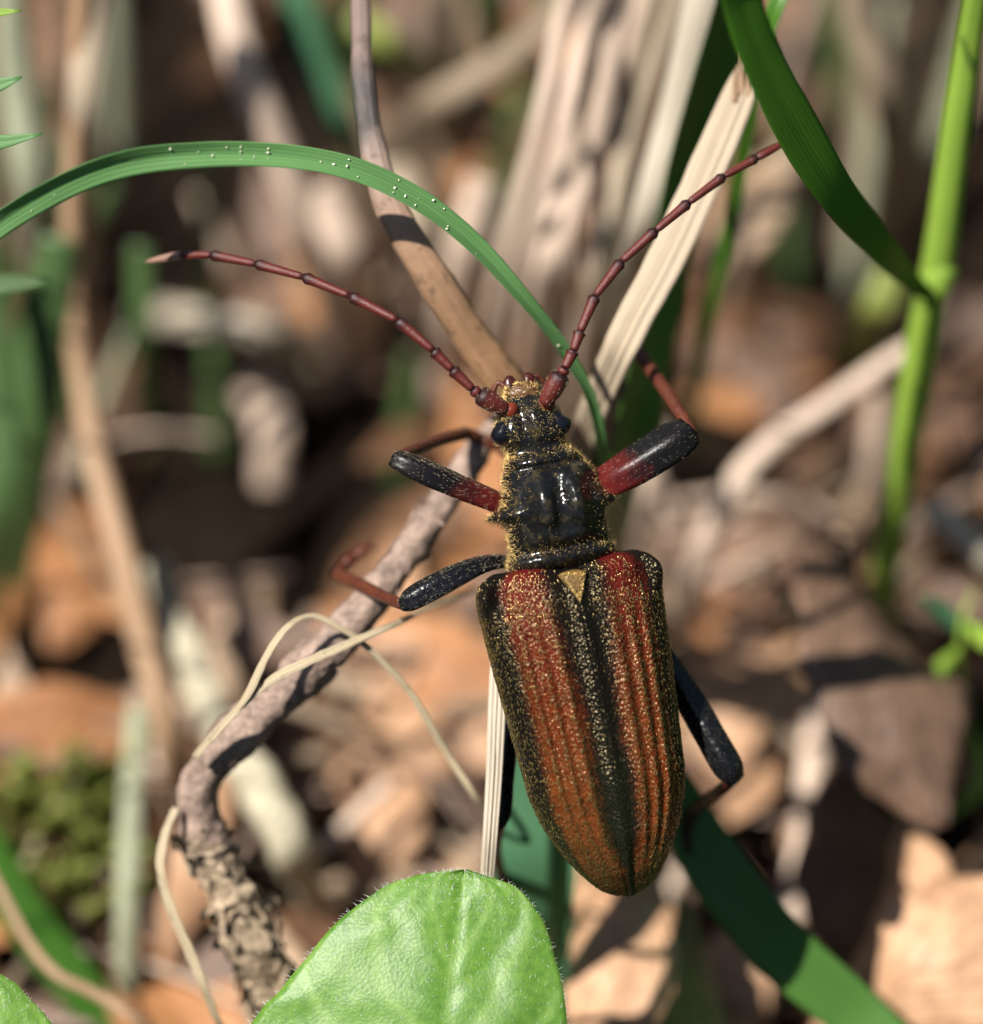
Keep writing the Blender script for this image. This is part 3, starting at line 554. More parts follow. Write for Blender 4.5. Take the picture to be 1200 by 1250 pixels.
    tw = [(655, 470, -.75, 24), (610, 515, -.68, 28), (575, 560, -.62, 34), (545, 605, -.58, 38), (500, 668, -.52, 42), (455, 730, -.45, 46), (405, 790, -.42, 52), (350, 842, -.4, 53), (300, 888, -.42, 52), (262, 925, -.45, 51), (240, 962, -.5, 48), (245, 1005, -.55, 54), (270, 1065, -.6, 56), (298, 1130, -.65, 62), (325, 1190, -.75, 66), (352, 1250, -.9, 70), (370, 1330, None, 70)]
    c, r = pix(tw, 170)
    k = np.linspace(0, 1, 170); r = r * (1 + .05*np.sin(k*70)*(k < .6) + np.where(k > .6, .06*np.sin(k*140) + .06*np.sin(k*317), 0))
    V, F, U = tube(c[:108], r[:108]/2, 28, rough=.24, freq=6.); mesh('bark', V, F, BARK, g, uv=U)
    V, F, U = tube(c[105:], r[105:]/2.2, 30, rough=.34, freq=9.); mesh('flaking_bark', V, F, BARK_G, g, uv=U)
    T, N, B = frames(c, -FW)
    for i in range(150):   # flaking bark
        low = i < 125
        q = rng.uniform(.60, .97) if low else rng.uniform(.1, .6); j = int(q*169); a = rng.uniform(-.5, 3.6)
        nn = N[j]*math.sin(a) + B[j]*math.cos(a); p0 = c[j] + nn*r[j]*.5
        ax = nrm(T[j]*rng.normal() + np.cross(T[j], nn)*rng.normal()*.9 + nn*rng.uniform(-.1, .3)); ln = float(rng.choice([.04, .06, .08, .1, .13]))*(1 if low else .5)
        tq = np.linspace(-.4, .9, 6)
        cc = p0 + ax*tq[:, None]*ln + nn*(np.linspace(-.3, 1, 6)**2)[:, None]*ln*rng.uniform(-.2, .25)
        ww = ln*rng.uniform(.35, .9)*np.array([.4, .9, 1, .85, .8, .3])*rng.uniform(.6, 1.2, 6)
        V, F, U = ribbon(cc, ww, nn + rng.normal(size=3)*.35, 4, rng.uniform(-.2, .3), 0, .012, edge=lambda l, k: rng.uniform(.6, 1.3)); mesh('bark_flake', V, F, BARK_G if low else BARK, g, uv=U, smooth=False)
    # leaf tips reaching in at the left
    for pts, lab, mt in [([(-90, 60, .1, 20), (-30, 108, .1, 22), (0, 103, .1, 16), (27, 94, .1, 2)], 'pointed leaf tip, middle of the three sharp ones left of the straw', GREEN),
                     ([(-110, 190, .1, 26), (-40, 178, .1, 26), (10, 172, .1, 15), (52, 163, .1, 2)], 'pointed leaf tip, lowest and longest of the three above the arching blade', GREEN),
                     ([(-90, 20, .1, 20), (-30, 16, .1, 16), (0, 15, .1, 10), (26, 13, .1, 2)], 'pointed leaf tip, topmost and palest of the three', GREEN_Y),
                     ([(-120, 360, .9, 40), (-40, 352, .9, 34), (20, 346, .9, 20), (60, 342, .9, 3)], 'very blurred green leaf tip below the arching blade', GREEN_F)]:
        pts = [(pts[0][0]-150, pts[0][1]+420, None, 5), (pts[0][0]-90, pts[0][1]+130, pts[0][2]-1.2, 8)] + pts
        blade('green_leaf', pts, mt, lab, 'leaf', n=44, arc=.1, fold=.1)
near_plants()

# ------------------------------------------------------------------ the fuzzy leaf in front
def fuzzy_leaf():
    m = NT('fuzzy_leaf'); o = m.obj()
    vor = m.n('TexVoronoi', i_Scale=70.); m.link(o, vor.inputs['Vector'])
    fine = m.noise(o, 30., 4); big = m.noise(o, 3., 4)
    base = m.ramp(big, [(.3, (.085, .22, .024)), (.7, (.15, .31, .042))])
    base = m.mix(.45, base, m.ramp(fine, [(.35, (.065, .18, .014)), (.65, (.20, .36, .045))]))
    cell = m.n('TexVoronoi', i_Scale=26., feature='DISTANCE_TO_EDGE'); m.link(o, cell.inputs['Vector'])
    base = m.mix(m.math('MULTIPLY', m.ramp(cell.outputs['Distance'], [(.0, (1, 1, 1)), (.10, (0, 0, 0))]), .16), base, (.05, .17, .02))
    sx = m.n('SeparateXYZ'); m.link(m.uv(), sx.inputs[0])
    side = m.math('ABSOLUTE', m.math('SUBTRACT', sx.outputs[0], .5))
    wob = m.math('MULTIPLY', m.noise(o, 4., 3), .5)
    vein = m.math('SINE', m.math('MULTIPLY', m.math('ADD', m.math('ADD', m.math('MULTIPLY', sx.outputs[1], 5.5), m.math('MULTIPLY', side, 4.)), wob), 6.283))
    vl = m.math('POWER', m.math('MULTIPLY_ADD', vein, .5, .5), 10.)
    base = m.mix(m.math('MULTIPLY', vl, .34), base, (.32, .50, .13))
    base = m.mix(m.math('MULTIPLY', m.math('LESS_THAN', side, .012), .15), base, (.35, .52, .16))
    base = m.mix(m.math('MULTIPLY', m.ramp(m.noise(o, 7., 6, .75), [(.62, (0, 0, 0)), (.70, (1, 1, 1))]), .35), base, (.30, .36, .08))
    m.col(base); m.set(Roughness=.44)
    m.bump(m.math('ADD', m.math('MULTIPLY', vor.outputs['Distance'], .9), m.math('ADD', m.math('MULTIPLY', fine, .6), m.math('MULTIPLY', vl, -.6))), .2, .005)
    m.translucent(m.mix(.5, base, (.25, .5, .05)), .3)
    hm = NT('leaf_hair'); hm.set(Base_Color=(.85, .88, .8, 1), Roughness=.3)
    hm.translucent((.8, .85, .75), .4)
    def build(pts, hint, label, seed, dens, arc=.05, twist=None, edge=None):
        g = empty('fuzzy_leaf', P(pts[-1][0], pts[-1][1], zg(pts[-1][0], pts[-1][1])), label, 'leaf')
        c, w = pix(pts, 90)
        def dsp(u, l): return .03*n1(u*2.5 + seed, l*1.8) + .012*n1(u*7 + seed, l*6.) - .010*math.exp(-((u-.5)/.03)**2) - .005*max(0, math.sin((l*5 + abs(u-.5)*5)*3.0))**6
        V, F, U = ribbon(c, w, hint, 40, arc, .0, .02, disp=dsp, vlen=1.5, edge=edge or (lambda l, k: 1 + .012*n1(l*9 + seed, k*5)), twist=twist)
        mesh('leaf_blade', V, F, m.m, g, uv=U)
        mm = 82; pos, dr, ln = [], [], []
        Vn = V[:-2].reshape(90, mm, 3)
        T, N, B = frames(c, hint)
        for i in range(0, 62):
            for j, sg in ((0, -1), (40, 1)):
                for _ in range(3):
                    if rng.random() < .5:
                        f = rng.random(); pos.append(Vn[i, j]*(1-f) + Vn[i+1, j]*f)
                        out = Vn[i, j] - c[min(i + 6, 89)]
                        dr.append(nrm(out) + N[i]*rng.uniform(-.2, .6) + rng.normal(size=3)*.25); ln.append(rng.uniform(.012, .034))
        for _ in range(dens):
            i = int(rng.integers(0, 80)); j = int(rng.integers(0, 40)); f, h = rng.random(2)
            pos.append((Vn[i, j]*(1-f) + Vn[i+1, j]*f)*(1-h) + h*(Vn[i, j+1]*(1-f) + Vn[i+1, j+1]*f))
            dr.append(N[i]*rng.uniform(.4, 1) - T[i]*.5 + rng.normal(size=3)*.35); ln.append(rng.uniform(.010, .026))
        V, F = spikes(pos, dr, np.array(ln), .0011); mesh('leaf_hair', V, F, hm.m, g)['kind'] = 'stuff'
    oy = np.array([1062, 1070, 1080, 1105, 1130, 1165, 1200, 1250, 1320, 1400, 1520, 1650, 1720, 1800.])
    orr = np.array([3, 44, 71, 98, 113, 128, 139, 147, 158, 165, 140, 70, 14, 6.]); ole = np.array([3, 58, 81, 113, 138, 166, 192, 226, 258, 270, 220, 100, 14, 6.])
    ox = np.array([567, 566, 565, 562, 559, 554, 550, 545, 535, 520, 490, 450, 420, 400.]); oz = [.02, .03, .045, .07, .09, .12, .15, .18, .2, .15, -.1, -.6, -1., None]
    def oedge(l, k):
        y = 1062 + l/S*.985; a, b = np.interp(y, oy, orr), np.interp(y, oy, ole)
        return 2*(a if k == 0 else b)/(a + b)*(1 + .012*n1(l*9, k*5))
    build(list(zip(ox, oy, oz, orr + ole)),
          -FW + .15*UP - .08*RT, 'bright green fuzzy leaf below the beetle with hairs along its edge', 3.3, 1500, edge=oedge)
    build([(-30, 1200, .15, 6), (-28, 1203, .15, 90), (-30, 1215, .16, 160), (-36, 1240, .18, 220), (-50, 1300, .2, 280), (-70, 1400, .1, 260), (-100, 1520, -.4, 120), (-110, 1600, -.9, 20), (-115, 1680, None, 12)],
          -FW + .2*UP, 'rounded tip of a green fuzzy leaf under the thin curved stalk', 8.1, 900)
fuzzy_leaf()

# ------------------------------------------------------------------ the beetle
AL = math.atan(.18); CA, SA = math.cos(AL), math.sin(AL); RO = math.radians(10); CR, SR = math.cos(RO), math.sin(RO)
def Bw(x, t, z):
    """beetle frame in photo-pixel lengths: x to its right, t towards the tail, z out of the back"""
    x, t, z = np.broadcast_arrays(np.asarray(x, float), np.asarray(t, float), np.asarray(z, float))
    x2 = x*CR + z*SR; z2 = z*CR - x*SR
    dep = D - z2*S
    # laid out by true lengths about the body's own centre
    o = P(696, 735, 0.); ax = RT*CA + UP*SA; ta = RT*SA - UP*CA
    return o + (x2*S)[..., None]*ax + (t*S)[..., None]*ta - (z2*S)[..., None]*FW
def chitin(name, c, rough=.28, bumps=60., bs=.5, dust=0., c2=None):
    m = NT(name); o = m.obj()
    v = m.n('TexVoronoi', i_Scale=bumps); m.link(o, v.inputs['Vector']); nz = m.noise(o, bumps*.6, 5); lo = m.noise(o, 9., 4)
    col = m.ramp(lo, [(.35, c), (.7, c2 or scl(c, 1.6))])
    if dust: col = m.mix(m.math('MULTIPLY', m.ramp(m.noise(o, 22., 5, .7), [(.5, (0, 0, 0)), (.68, (1, 1, 1))]), dust), col, (.30, .21, .07))
    m.col(col); m.link(m.ramp(nz, [(.3, (rough*.7,)*3), (.7, (rough*1.6,)*3)]), m.b.inputs['Roughness'])
    m.b.inputs['Specular IOR Level'].default_value = .36; m.b.inputs['Coat Weight'].default_value = .1; m.b.inputs['Coat Roughness'].default_value = .2
    m.bump(m.math('ADD', m.math('MULTIPLY', v.outputs['Distance'], 1.), m.math('MULTIPLY', nz, .7)), bs, .006)
    return m.m
def beetle():
    root = empty('longhorn_beetle', Bw(0, 100, -60), 'brown and black longhorn beetle with golden hairs clinging to the twig', 'beetle')
    BLACK = chitin('chitin_black', (.005, .005, .005), .15, 60., .3, .12)
    BLACK_S = chitin('chitin_black_smooth', (.005, .005, .006), .24, 80., .35)
    RED = chitin('chitin_red_brown', (.13, .018, .008), .3, 60., .35, c2=(.2, .035, .012))
    REDDK = chitin('chitin_dark_red', (.035, .006, .004), .28, 60., .3)
    TIB = chitin('chitin_tibia', (.075, .018, .010), .42, 60., .5, c2=(.11, .030, .014))
    gm = NT('golden_hair'); gm.set(Base_Color=(.95, .66, .26, 1), Roughness=.3, Metallic=.8); GOLD = gm.m
    sm = NT('silver_hair'); sm.set(Base_Color=(.62, .55, .38, 1), Roughness=.25, Metallic=.4); SILV = sm.m
    # ---- body: head, neck, fore-body and abdomen in one skin
    st = np.array([  # t, xc, zc, w, h, d
        (-277, -13, -6, 8, 3, 4), (-272, -13, -5, 18, 8, 10), (-262, -12, -3, 22, 12, 18), (-252, -12, 0, 27, 18, 24), (-241, -12, 2, 35, 26, 28),
        (-229, -12, 3, 40, 30, 30), (-215, -12, 3, 42, 32, 32), (-203, -11, 2, 42, 31, 32), (-195, -9, 0, 38, 29, 30), (-189, -7, 0, 38, 29, 30),
        (-184, -6, 0, 42, 34, 32), (-177, -4, 0, 47, 40, 34), (-169, -2, 0, 49, 40, 36), (-156, 0, 0, 55, 48, 40), (-136, 0, 0, 60, 56, 42),
        (-118, 0, 0, 63, 59, 44), (-100, 0, 0, 62, 58, 46), (-82, 0, 0, 61, 54, 46), (-67, 0, 0, 64, 46, 46), (-57, 0, 0, 69, 49, 46),
        (-50, 0, 0, 68, 45, 48), (-42, 0, -4, 64, 38, 50), (-25, 0, -8, 84, 30, 54), (40, 0, -8, 92, 40, 56), (140, 0, -8, 90, 42, 54), (240, 0, -8, 82, 38, 48),
        (300, 0, -8, 64, 28, 38), (340, 0, -8, 34, 14, 20), (353, 0, -8, 8, 4, 6)], float)
    n, mm = 150, 64
    tt = np.concatenate([np.linspace(-277, -40, 110), np.linspace(-36, 353, 40)])
    par = np.stack([np.interp(tt, st[:, 0], st[:, k]) for k in range(1, 6)], 1)
    k_ = np.array([1, 2, 1.]) / 4
    for _ in range(1):
        par[1:-1] = par[:-2]*.25 + par[1:-1]*.5 + par[2:]*.25
    fi = np.linspace(0, 2*np.pi, mm, endpoint=False)
    def body_pt(t, f):
        xc, zc, w, h, d = [np.interp(t, tt, par[:, k]) for k in range(5)]
        cs, sn = np.cos(f), np.sin(f)
        x = w*np.sign(cs)*np.abs(cs)**.85; z = np.where(sn > 0, h, d)*np.sign(sn)*np.abs(sn)**.9
        lat = np.abs(cs)**5*(sn > -.5)
        x = x + np.sign(cs)*lat*(21*np.exp(-((t + 117)/8.)**2) + 3*np.exp(-((t+160)/10.)**2))
        up = np.clip(sn, 0, 1)
        pro = np.exp(-((t + 118)/38.)**4)
        ax = np.abs(x)
        z = z + up*pro*(12*np.exp(-((ax-21)/10.)**2) - 9*np.exp(-((x-1)/6.)**2) - 5*np.exp(-((ax-44)/8.)**2))
        z = z + up*(-5*np.exp(-((t+169)/4.)**2) - 5*np.exp(-((t+67)/5.)**2))
        z = z - up*5*np.exp(-((t+92)/9.)**2)*np.exp(-((ax-14)/8.)**2)
        hd = np.exp(-((t + 225)/26.)**4)
        z = z + up*hd*(-7*np.exp(-((x-xc)/6.)**2) + 4*np.exp(-((np.abs(x-xc)-18)/8.)**2))
        return x + xc, z + zc
    TT, FI = np.meshgrid(tt, fi, indexing='ij')
    X, Z = body_pt(TT, FI)
    for i in range(len(tt)):
        for j in range(mm):
            q = Vector((X[i, j]*.06, tt[i]*.06, Z[i, j]*.06)); s_ = noise.noise(q)*1.2 + noise.noise(q*2.6)*.8
            if tt[i] < -40: Z[i, j] += s_*1.3; X[i, j] += s_*.5*np.sign(math.cos(fi[j]))
    V, F, U = loft(Bw(X, TT, Z), np.stack([FI/6.283, TT/600], -1)); mesh('body', V, F, BLACK, root, uv=U)
    # hair on head and fore-body: thick at the sides and in the hollows
    pos, dr, ln = [], [], []
    def hair_at(t, f, L):
        x, z = body_pt(t, f); x2, z2 = body_pt(t, f + .05); x3, z3 = body_pt(t + 2, f)
        p = Bw(x, t, z); nn = nrm(np.cross(Bw(x3, t + 2, z3) - p, Bw(x2, t, z2) - p))
        ctr = Bw(0, t, 0)
        if np.dot(nn, p - ctr) < 0: nn = -nn
        tail = nrm(Bw(0, 10, 0) - Bw(0, 0, 0))
        pos.append(p); dr.append(nn*rng.uniform(.25, .9) + tail*rng.uniform(-.3, .6) + rng.normal(size=3)*.3); ln.append(L)
    for _ in range(8500):
        t = rng.uniform(-272, -46)
        f = rng.uniform(-.35, math.pi + .35)
        side = abs(math.cos(f)); wgt = .03 + .7*side**6 + .7*math.exp(-((t+67)/7)**2) + .5*math.exp(-((t+186)/7)**2) + (.35 if t < -205 else 0)
        if rng.random() < wgt: hair_at(t, f, rng.uniform(.007, .016)*(1 + .9*(side > .9)))
    V, F = spikes(pos, dr, np.array(ln), .0009); mesh('body_hair', V, F, GOLD, root)['kind'] = 'stuff'
    # ---- eyes, mouth parts
    def ellipsoid(cx, ct, cz, rx, rt, rz, nu=22, nv=14, f=None):
        a = np.linspace(.02, np.pi - .02, nv); b = np.linspace(0, 2*np.pi, nu, endpoint=False)
        A, B_ = np.meshgrid(a, b, indexing='ij')
        x = cx + rx*np.sin(A)*np.cos(B_); t = ct + rt*np.cos(A); z = cz + rz*np.sin(A)*np.sin(B_)
        if f: x, t, z = f(x, t, z)
        return loft(Bw(x, t, z), np.stack([B_/6.283, A], -1))
    em = NT('eye_black'); em.set(Base_Color=(.006, .006, .009, 1), Roughness=.14)
    ev = em.n('TexVoronoi', i_Scale=190.); em.link(em.obj(), ev.inputs['Vector']); em.bump(ev.outputs['Distance'], .18, .002)
    for sg in (-1, 1):
        V, F, U = ellipsoid(-12 + sg*37, -218, 13, 14, 16, 16, f=lambda x, t, z: (x - sg*5*np.exp(-((t+228)/7)**2), t, z)); mesh('eye', V, F, em.m, root, uv=U)
        V, F, U = ellipsoid(-12 + sg*23, -243, 20, 11, 10, 10); mesh('antenna_socket', V, F, RED, root, uv=U)
        V, F, U = ellipsoid(-12 + sg*12, -272, -8, 9, 14, 7); mesh('mandible', V, F, REDDK, root, uv=U)
        c = Bw(np.linspace(-12 + sg*16, -12 + sg*34, 9), np.array([-268, -273, -277, -279, -279, -277, -274, -270, -266]), np.linspace(-14, -24, 9)); V, F, U = tube(c, np.array([3, 3.6, 3.4, 3, 3.6, 3, 3.6, 4, 2])*S, 8); mesh('palp', V, F, TIB, root, uv=U)
    lm = straw_mat('lip_brown', (.12, .06, .025), us=3, transl=0, rough=.4)
    V, F, U = ellipsoid(-12, -260, 3, 21, 13, 12, 40, 26, f=lambda x, t, z: (x*(1 + .012*(t + 260)*0) + 2*np.sin(t*.9), t - 3*np.abs(np.sin(x*.25)), z + 1.5*np.sin(x*.5)*np.sin(t*.6))); lip = mesh('upper_lip', V, F, lm, root, uv=U)
    q = V[rng.integers(0, len(V), 420)]; q = q[(q - Bw(-12, -260, 3)) @ -FW > 0]
    V, F = spikes(q, -FW*.7 + rng.normal(size=q.shape)*.5 + UP*.4, rng.uniform(.008, .018, len(q)), .0013); mesh('lip_hair', V, F, GOLD, lip)['kind'] = 'stuff'
    # ---- wing cases
    Wt = np.array([(-50, 88), (-46, 98), (-40, 106), (-30, 112), (-14, 114.5), (30, 112), (80, 109), (140, 104), (227, 97), (260, 89), (285, 79), (310, 66), (335, 49), (350, 36), (358, 25), (363, 14), (366, 4)], float)
    Ht = np.array([(-50, 34), (-44, 46), (-30, 54), (0, 60), (100, 66), (220, 64), (290, 53), (335, 36), (355, 20), (366, 6)], float)
    def smooth_interp(t, tab): return np.interp(t, tab[:, 0], tab[:, 1])
    tg = np.concatenate([np.linspace(-50, -20, 14), np.linspace(-16, 290, 74), np.linspace(294, 366, 34)])
    wg = smooth_interp(tg, Wt); hg = smooth_interp(tg, Ht)
    for _ in range(2):
        wg[1:-1] = wg[:-2]*.25 + wg[1:-1]*.5 + wg[2:]*.25; hg[1:-1] = hg[:-2]*.25 + hg[1:-1]*.5 + hg[2:]*.25
    def ely(sg, u, t):
        """u: 0 at the seam, 1 at the outer margin (and a little turned under)"""
        w = np.interp(t, tg, wg); h = np.interp(t, tg, hg)
        a = u*np.pi/2*1.04
        x = w*np.sin(a)**1.0; z = h*np.sign(np.cos(a))*np.abs(np.cos(a))**.72
        x = w*np.minimum(1, np.abs(np.sin(a)))**.95
        env = np.clip((t + 20)/80, 0, 1)*np.clip((340 - t)/90, 0, 1)
        rib = sum(5.5*np.exp(-((u - c)/.036)**2) for c in (.20, .33, .46)) - 2.*np.exp(-((u-.13)/.04)**2)
        z = z + env*rib + 2.5*np.exp(-(u/.035)**2)*np.clip((t - 5)/30, 0, 1) - 3*np.exp(-((u-.075)/.03)**2)
        z = z + 15*np.exp(-((u-.80)/.13)**2 - ((t + 24)/20)**2) - 9*np.exp(-((u-.56)/.10)**2 - ((t+20)/24)**2)
        x = x + 3*np.exp(-((u-.85)/.12)**2 - ((t + 24)/20)**2)
        z = z - 16*np.exp(-(u/.16)**2)*np.exp(-((t + 50)/22.)**2)
        gap = -.6 + np.clip((t - 345)/20, 0, 1)*2
        return sg*(x + gap*(1-u)) + .02*np.clip(t, 0, 400), z
    em_ = NT('wing_case'); o = em_.obj(); sx = em_.n('SeparateXYZ'); em_.link(em_.uv(), sx.inputs[0]); u_, v_ = sx.outputs[0], sx.outputs[1]
    wob = em_.math('MULTIPLY', em_.math('SUBTRACT', em_.noise(o, 10., 5, .65), .5), .10)
    wob2 = em_.math('MULTIPLY', em_.math('SUBTRACT', em_.noise(o, 60., 4, .75), .5), .26)
    uw = em_.math('ADD', em_.math('ADD', u_, wob), wob2)
    inner = em_.ramp(v_, [(0., (.22,)*3), (.12, (.20,)*3), (.35, (.145,)*3), (.54, (.12,)*3), (.62, (.155,)*3), (.80, (.155,)*3), (.90, (.09,)*3), (1., (.06,)*3)])
    outer = em_.ramp(v_, [(0., (.54,)*3), (.15, (.53,)*3), (.5, (.54,)*3), (.8, (.63,)*3), (1., (.8,)*3)])
    a = em_.n('MapRange', interpolation_type='SMOOTHSTEP'); em_.link(em_.math('SUBTRACT', uw, inner), a.inputs[0]); a.inputs[1].default_value = -.06; a.inputs[2].default_value = .07
    b = em_.n('MapRange', interpolation_type='SMOOTHSTEP'); em_.link(em_.math('SUBTRACT', outer, uw), b.inputs[0]); b.inputs[1].default_value = -.07; b.inputs[2].default_value = .07
    band = em_.math('MULTIPLY', a.outputs[0], b.outputs[0])
    redc = em_.ramp(v_, [(0., (.085, .008, .007)), (.15, (.085, .010, .006)), (.4, (.095, .016, .005)), (.75, (.115, .025, .006)), (1., (.055, .016, .005))])
    redc = em_.mix(.5, redc, em_.mix(1., redc, em_.ramp(em_.noise(o, 26., 4), [(.35, (.35, .3, .25)), (.65, (1.5, 1.5, 1.4))]), 'MULTIPLY'))
    em_.col(em_.mix(band, (.006, .005, .004), redc)); em_.b.inputs['Specular IOR Level'].default_value = .26; em_.b.inputs['Specular Tint'].default_value = (1, .80, .48, 1)
    vo = em_.n('TexVoronoi', i_Scale=72.); em_.link(o, vo.inputs['Vector']); nz = em_.noise(o, 60., 4)
    em_.link(em_.ramp(nz, [(.3, (.14,)*3), (.7, (.34,)*3)]), em_.b.inputs['Roughness'])
    em_.b.inputs['Coat Weight'].default_value = .0; em_.b.inputs['Coat Roughness'].default_value = .15
    em_.bump(em_.math('ADD', em_.math('MULTIPLY', vo.outputs['Distance'], 1.3), em_.math('MULTIPLY', nz, .9)), .62, .006)
    nu = 44
    for sg in (-1, 1):
        uu = np.linspace(0, 1, nu)
        TT, UU = np.meshgrid(tg, uu, indexing='ij'); X, Z = ely(sg, UU, TT)
        top = Bw(X, TT, Z); bot = Bw(X*.97 , TT, Z - 5 + 2*UU)
        uv = np.stack([UU, (TT + 50)/416], -1)
        V, F, U = loft(np.concatenate([top, bot[:, ::-1]], 1), np.concatenate([uv, uv[:, ::-1]], 1))
        if sg < 0: F = [f[::-1] for f in F]
        e = mesh('wing_case', V, F, em_.m, root, uv=U)
        # lying golden hairs, thin over the glossy black patch beside the seam
        k = 10500; u = rng.random(k)**.9*.99; t = rng.uniform(-46, 362, k); vn = (t + 50)/416
        keep = np.ones(k)
        keep[(vn > .60) & (vn < .86) & (u < .15)] = .05
        keep *= np.where(u < .06, .3, 1)*np.where(u < .15, .6, 1)
        keep *= np.where((vn < .10), .45, 1)*np.where((vn < .13) & (u > .5) & (u < .9), .12, 1)
        g_ = np.exp(-((u-.20)/.035)**2) + np.exp(-((u-.33)/.035)**2) + np.exp(-((u-.46)/.035)**2) + 1.2*np.exp(-((u-.95)/.06)**2)
        keep *= np.where(vn > .15, .5 + .6*g_, 1)*np.where((u > .56) & (u < .88), .55, 1)
        kp = rng.random(k) < keep; u, t = u[kp], t[kp]; k = len(u)
        x, z = ely(sg, u, t); x1, z1 = ely(sg, u + .01, t); x2, z2 = ely(sg, u, t + 1.5)
        p = Bw(x, t, z); du = Bw(x1, t, z1) - p; dt = nrm(Bw(x2, t + 1.5, z2) - p)
        nn = nrm(np.cross(du, dt))*(-sg); nn = np.where((nn @ -FW)[:, None] < -.3, -nn, nn)
        d = dt + nn*rng.uniform(.05, .35, (k, 1)) + rng.normal(size=(k, 3))*.13
        V, F = spikes(p - nn*.001, d, rng.uniform(.009, .019, k), rng.uniform(.0016, .0030, k)); mesh('wing_case_hair', V, F, GOLD, e)['kind'] = 'stuff'
    # ---- scutellum
    tri = np.array([(-19, -37), (-10, -40), (0, -41), (10, -40), (19, -37), (13, -22), (6, -8), (0, 2), (-6, -8), (-13, -22)], float)
    rings = []
    for f, z in ((1.08, 30), (1.0, 54), (.8, 58), (.4, 59), (.05, 59)):
        q = np.array([0, -24]) + (tri - np.array([0, -24]))*f*.86; rings.append(Bw(q[:, 0], q[:, 1], z + 0*q[:, 0] + (q[:, 1]+24)*.22))
    V, F, U = loft(np.array(rings)); sc_ = mesh('scutellum', V, F, chitin('scutellum_gold', (.07, .038, .010), .5, 60., 1., c2=(.20, .11, .026)), root)
    k = 700; w1 = rng.random((k, 1)); w2 = rng.random((k, 1)); q = np.array([0, 0]) * w1 + (1-w1)*(np.array([-17, -37])*w2 + np.array([17, -37])*(1-w2))
    p = Bw(q[:, 0], q[:, 1], 58 + (q[:, 1]+24)*.22); tail = Bw(0, 1, 0) - Bw(0, 0, 0)
    V, F = spikes(p, nrm(tail) - FW*.5 + rng.normal(size=(k, 3))*.3, rng.uniform(.01, .018, k), .0012); mesh('scutellum_hair', V, F, GOLD, sc_)['kind'] = 'stuff'
    # ---- antennae
    LA = [(618, 501, .10), (584, 481, .14), (577, 475, .145), (552, 451, .15), (529, 428, .15), (485, 391, .13), (427, 361, .08), (370, 338, .02), (312, 322, -.06), (258, 311, -.15), (222, 311, -.22), (177, 320, -.32)]
    RA = [(664, 494, .10), (686, 456, .14), (690, 449, .145), (700, 428, .14), (708, 405, .12), (727, 361, .09), (759, 319, .05), (801, 281, .02), (841, 247, -.02), (884, 215, -.08), (924, 193, -.14), (967, 169, -.20)]
    am = NT('antenna_segment'); asx = am.n('SeparateXYZ'); am.link(am.uv(), asx.inputs[0])
    am.col(am.mix(am.ramp(asx.outputs[1], [(.0, (.5, .5, .5)), (.12, (0, 0, 0)), (.70, (0, 0, 0)), (.92, (1, 1, 1))]), (.10, .015, .010), (.022, .005, .005)))
    am.set(Roughness=.42); am.bump(am.noise(am.obj(), 70., 5, .7), .7, .006)
    pale = straw_mat('antenna_tip', (.26, .15, .11), us=4, transl=0, rough=.4)
    for A in (LA, RA):
        mid = None
        for i in range(11):
            p0, p1 = np.array(A[i]), np.array(A[i+1]); sgd = np.linalg.norm((p1 - p0)[:2])
            nn = 12; f = np.linspace(0, 1, nn)
            q = p0 + (p1 - p0)*f[:, None]; perp = np.array([-(p1-p0)[1], (p1-p0)[0], 0])/max(sgd, 1)
            prev = np.array(A[max(i-1, 0)]); nxt = np.array(A[min(i+2, 11)]); bow = np.dot((p1 - p0) - (nxt - prev)/3, perp[:3])*.02
            q = q + perp*(np.sin(f*np.pi)*bow)[:, None]
            if i == 0: r = 8 + 4.5*np.sin(np.clip(f*1.15, 0, 1)*np.pi*.62)
            elif i == 1: r = 6 + 1.5*np.sin(f*np.pi)
            else:
                k = 1 - .026*i
                r = k*(5.6 + 2.4*f + 1.4*np.exp(-((f-.93)/.10)**2))
                if i == 10: r = k*(7.2 - 5.4*f**3)
            r = r.copy(); r[0] *= .8; r[-1] *= .62 if i < 10 else .3
            V, F, U = tube(P(q[:, 0], q[:, 1], q[:, 2]), r*S, 14); U[:, 1] /= U[:, 1].max()
            if i == 0:
                par_ = mesh('antenna', V, F, am.m, root, uv=U)
                q2 = V[rng.integers(0, len(V) - 2, 110)] + rng.normal(size=(110, 3))*.004; cc_ = P(p1[0], p1[1], p1[2])
                Vh, Fh = spikes(q2, (cc_ - q2)*8 - FW*.4 + rng.normal(size=q2.shape)*.4, rng.uniform(.006, .014, 110), .0011); mesh('antenna_hair', Vh, Fh, SILV, par_)['kind'] = 'stuff'
            else: mesh('antenna_segment', V, F, pale if (A is LA and i == 10) else am.m, par_, uv=U)
    # ---- legs
    fm = NT('front_thigh'); fsx = fm.n('SeparateXYZ'); fm.link(fm.uv(), fsx.inputs[0])
    fm.col(fm.mix(fm.ramp(fm.math('ADD', fsx.outputs[1], fm.math('MULTIPLY', fm.math('SUBTRACT', fm.noise(fm.obj(), 12., 3), .5), .5)), [(.36, (0, 0, 0)), (.62, (1, 1, 1))]), (.095, .009, .008), (.007, .006, .006)))
    fm.set(Roughness=.32, Specular_IOR_Level=.28); fm.bump(fm.noise(fm.obj(), 70., 4), .5, .005)
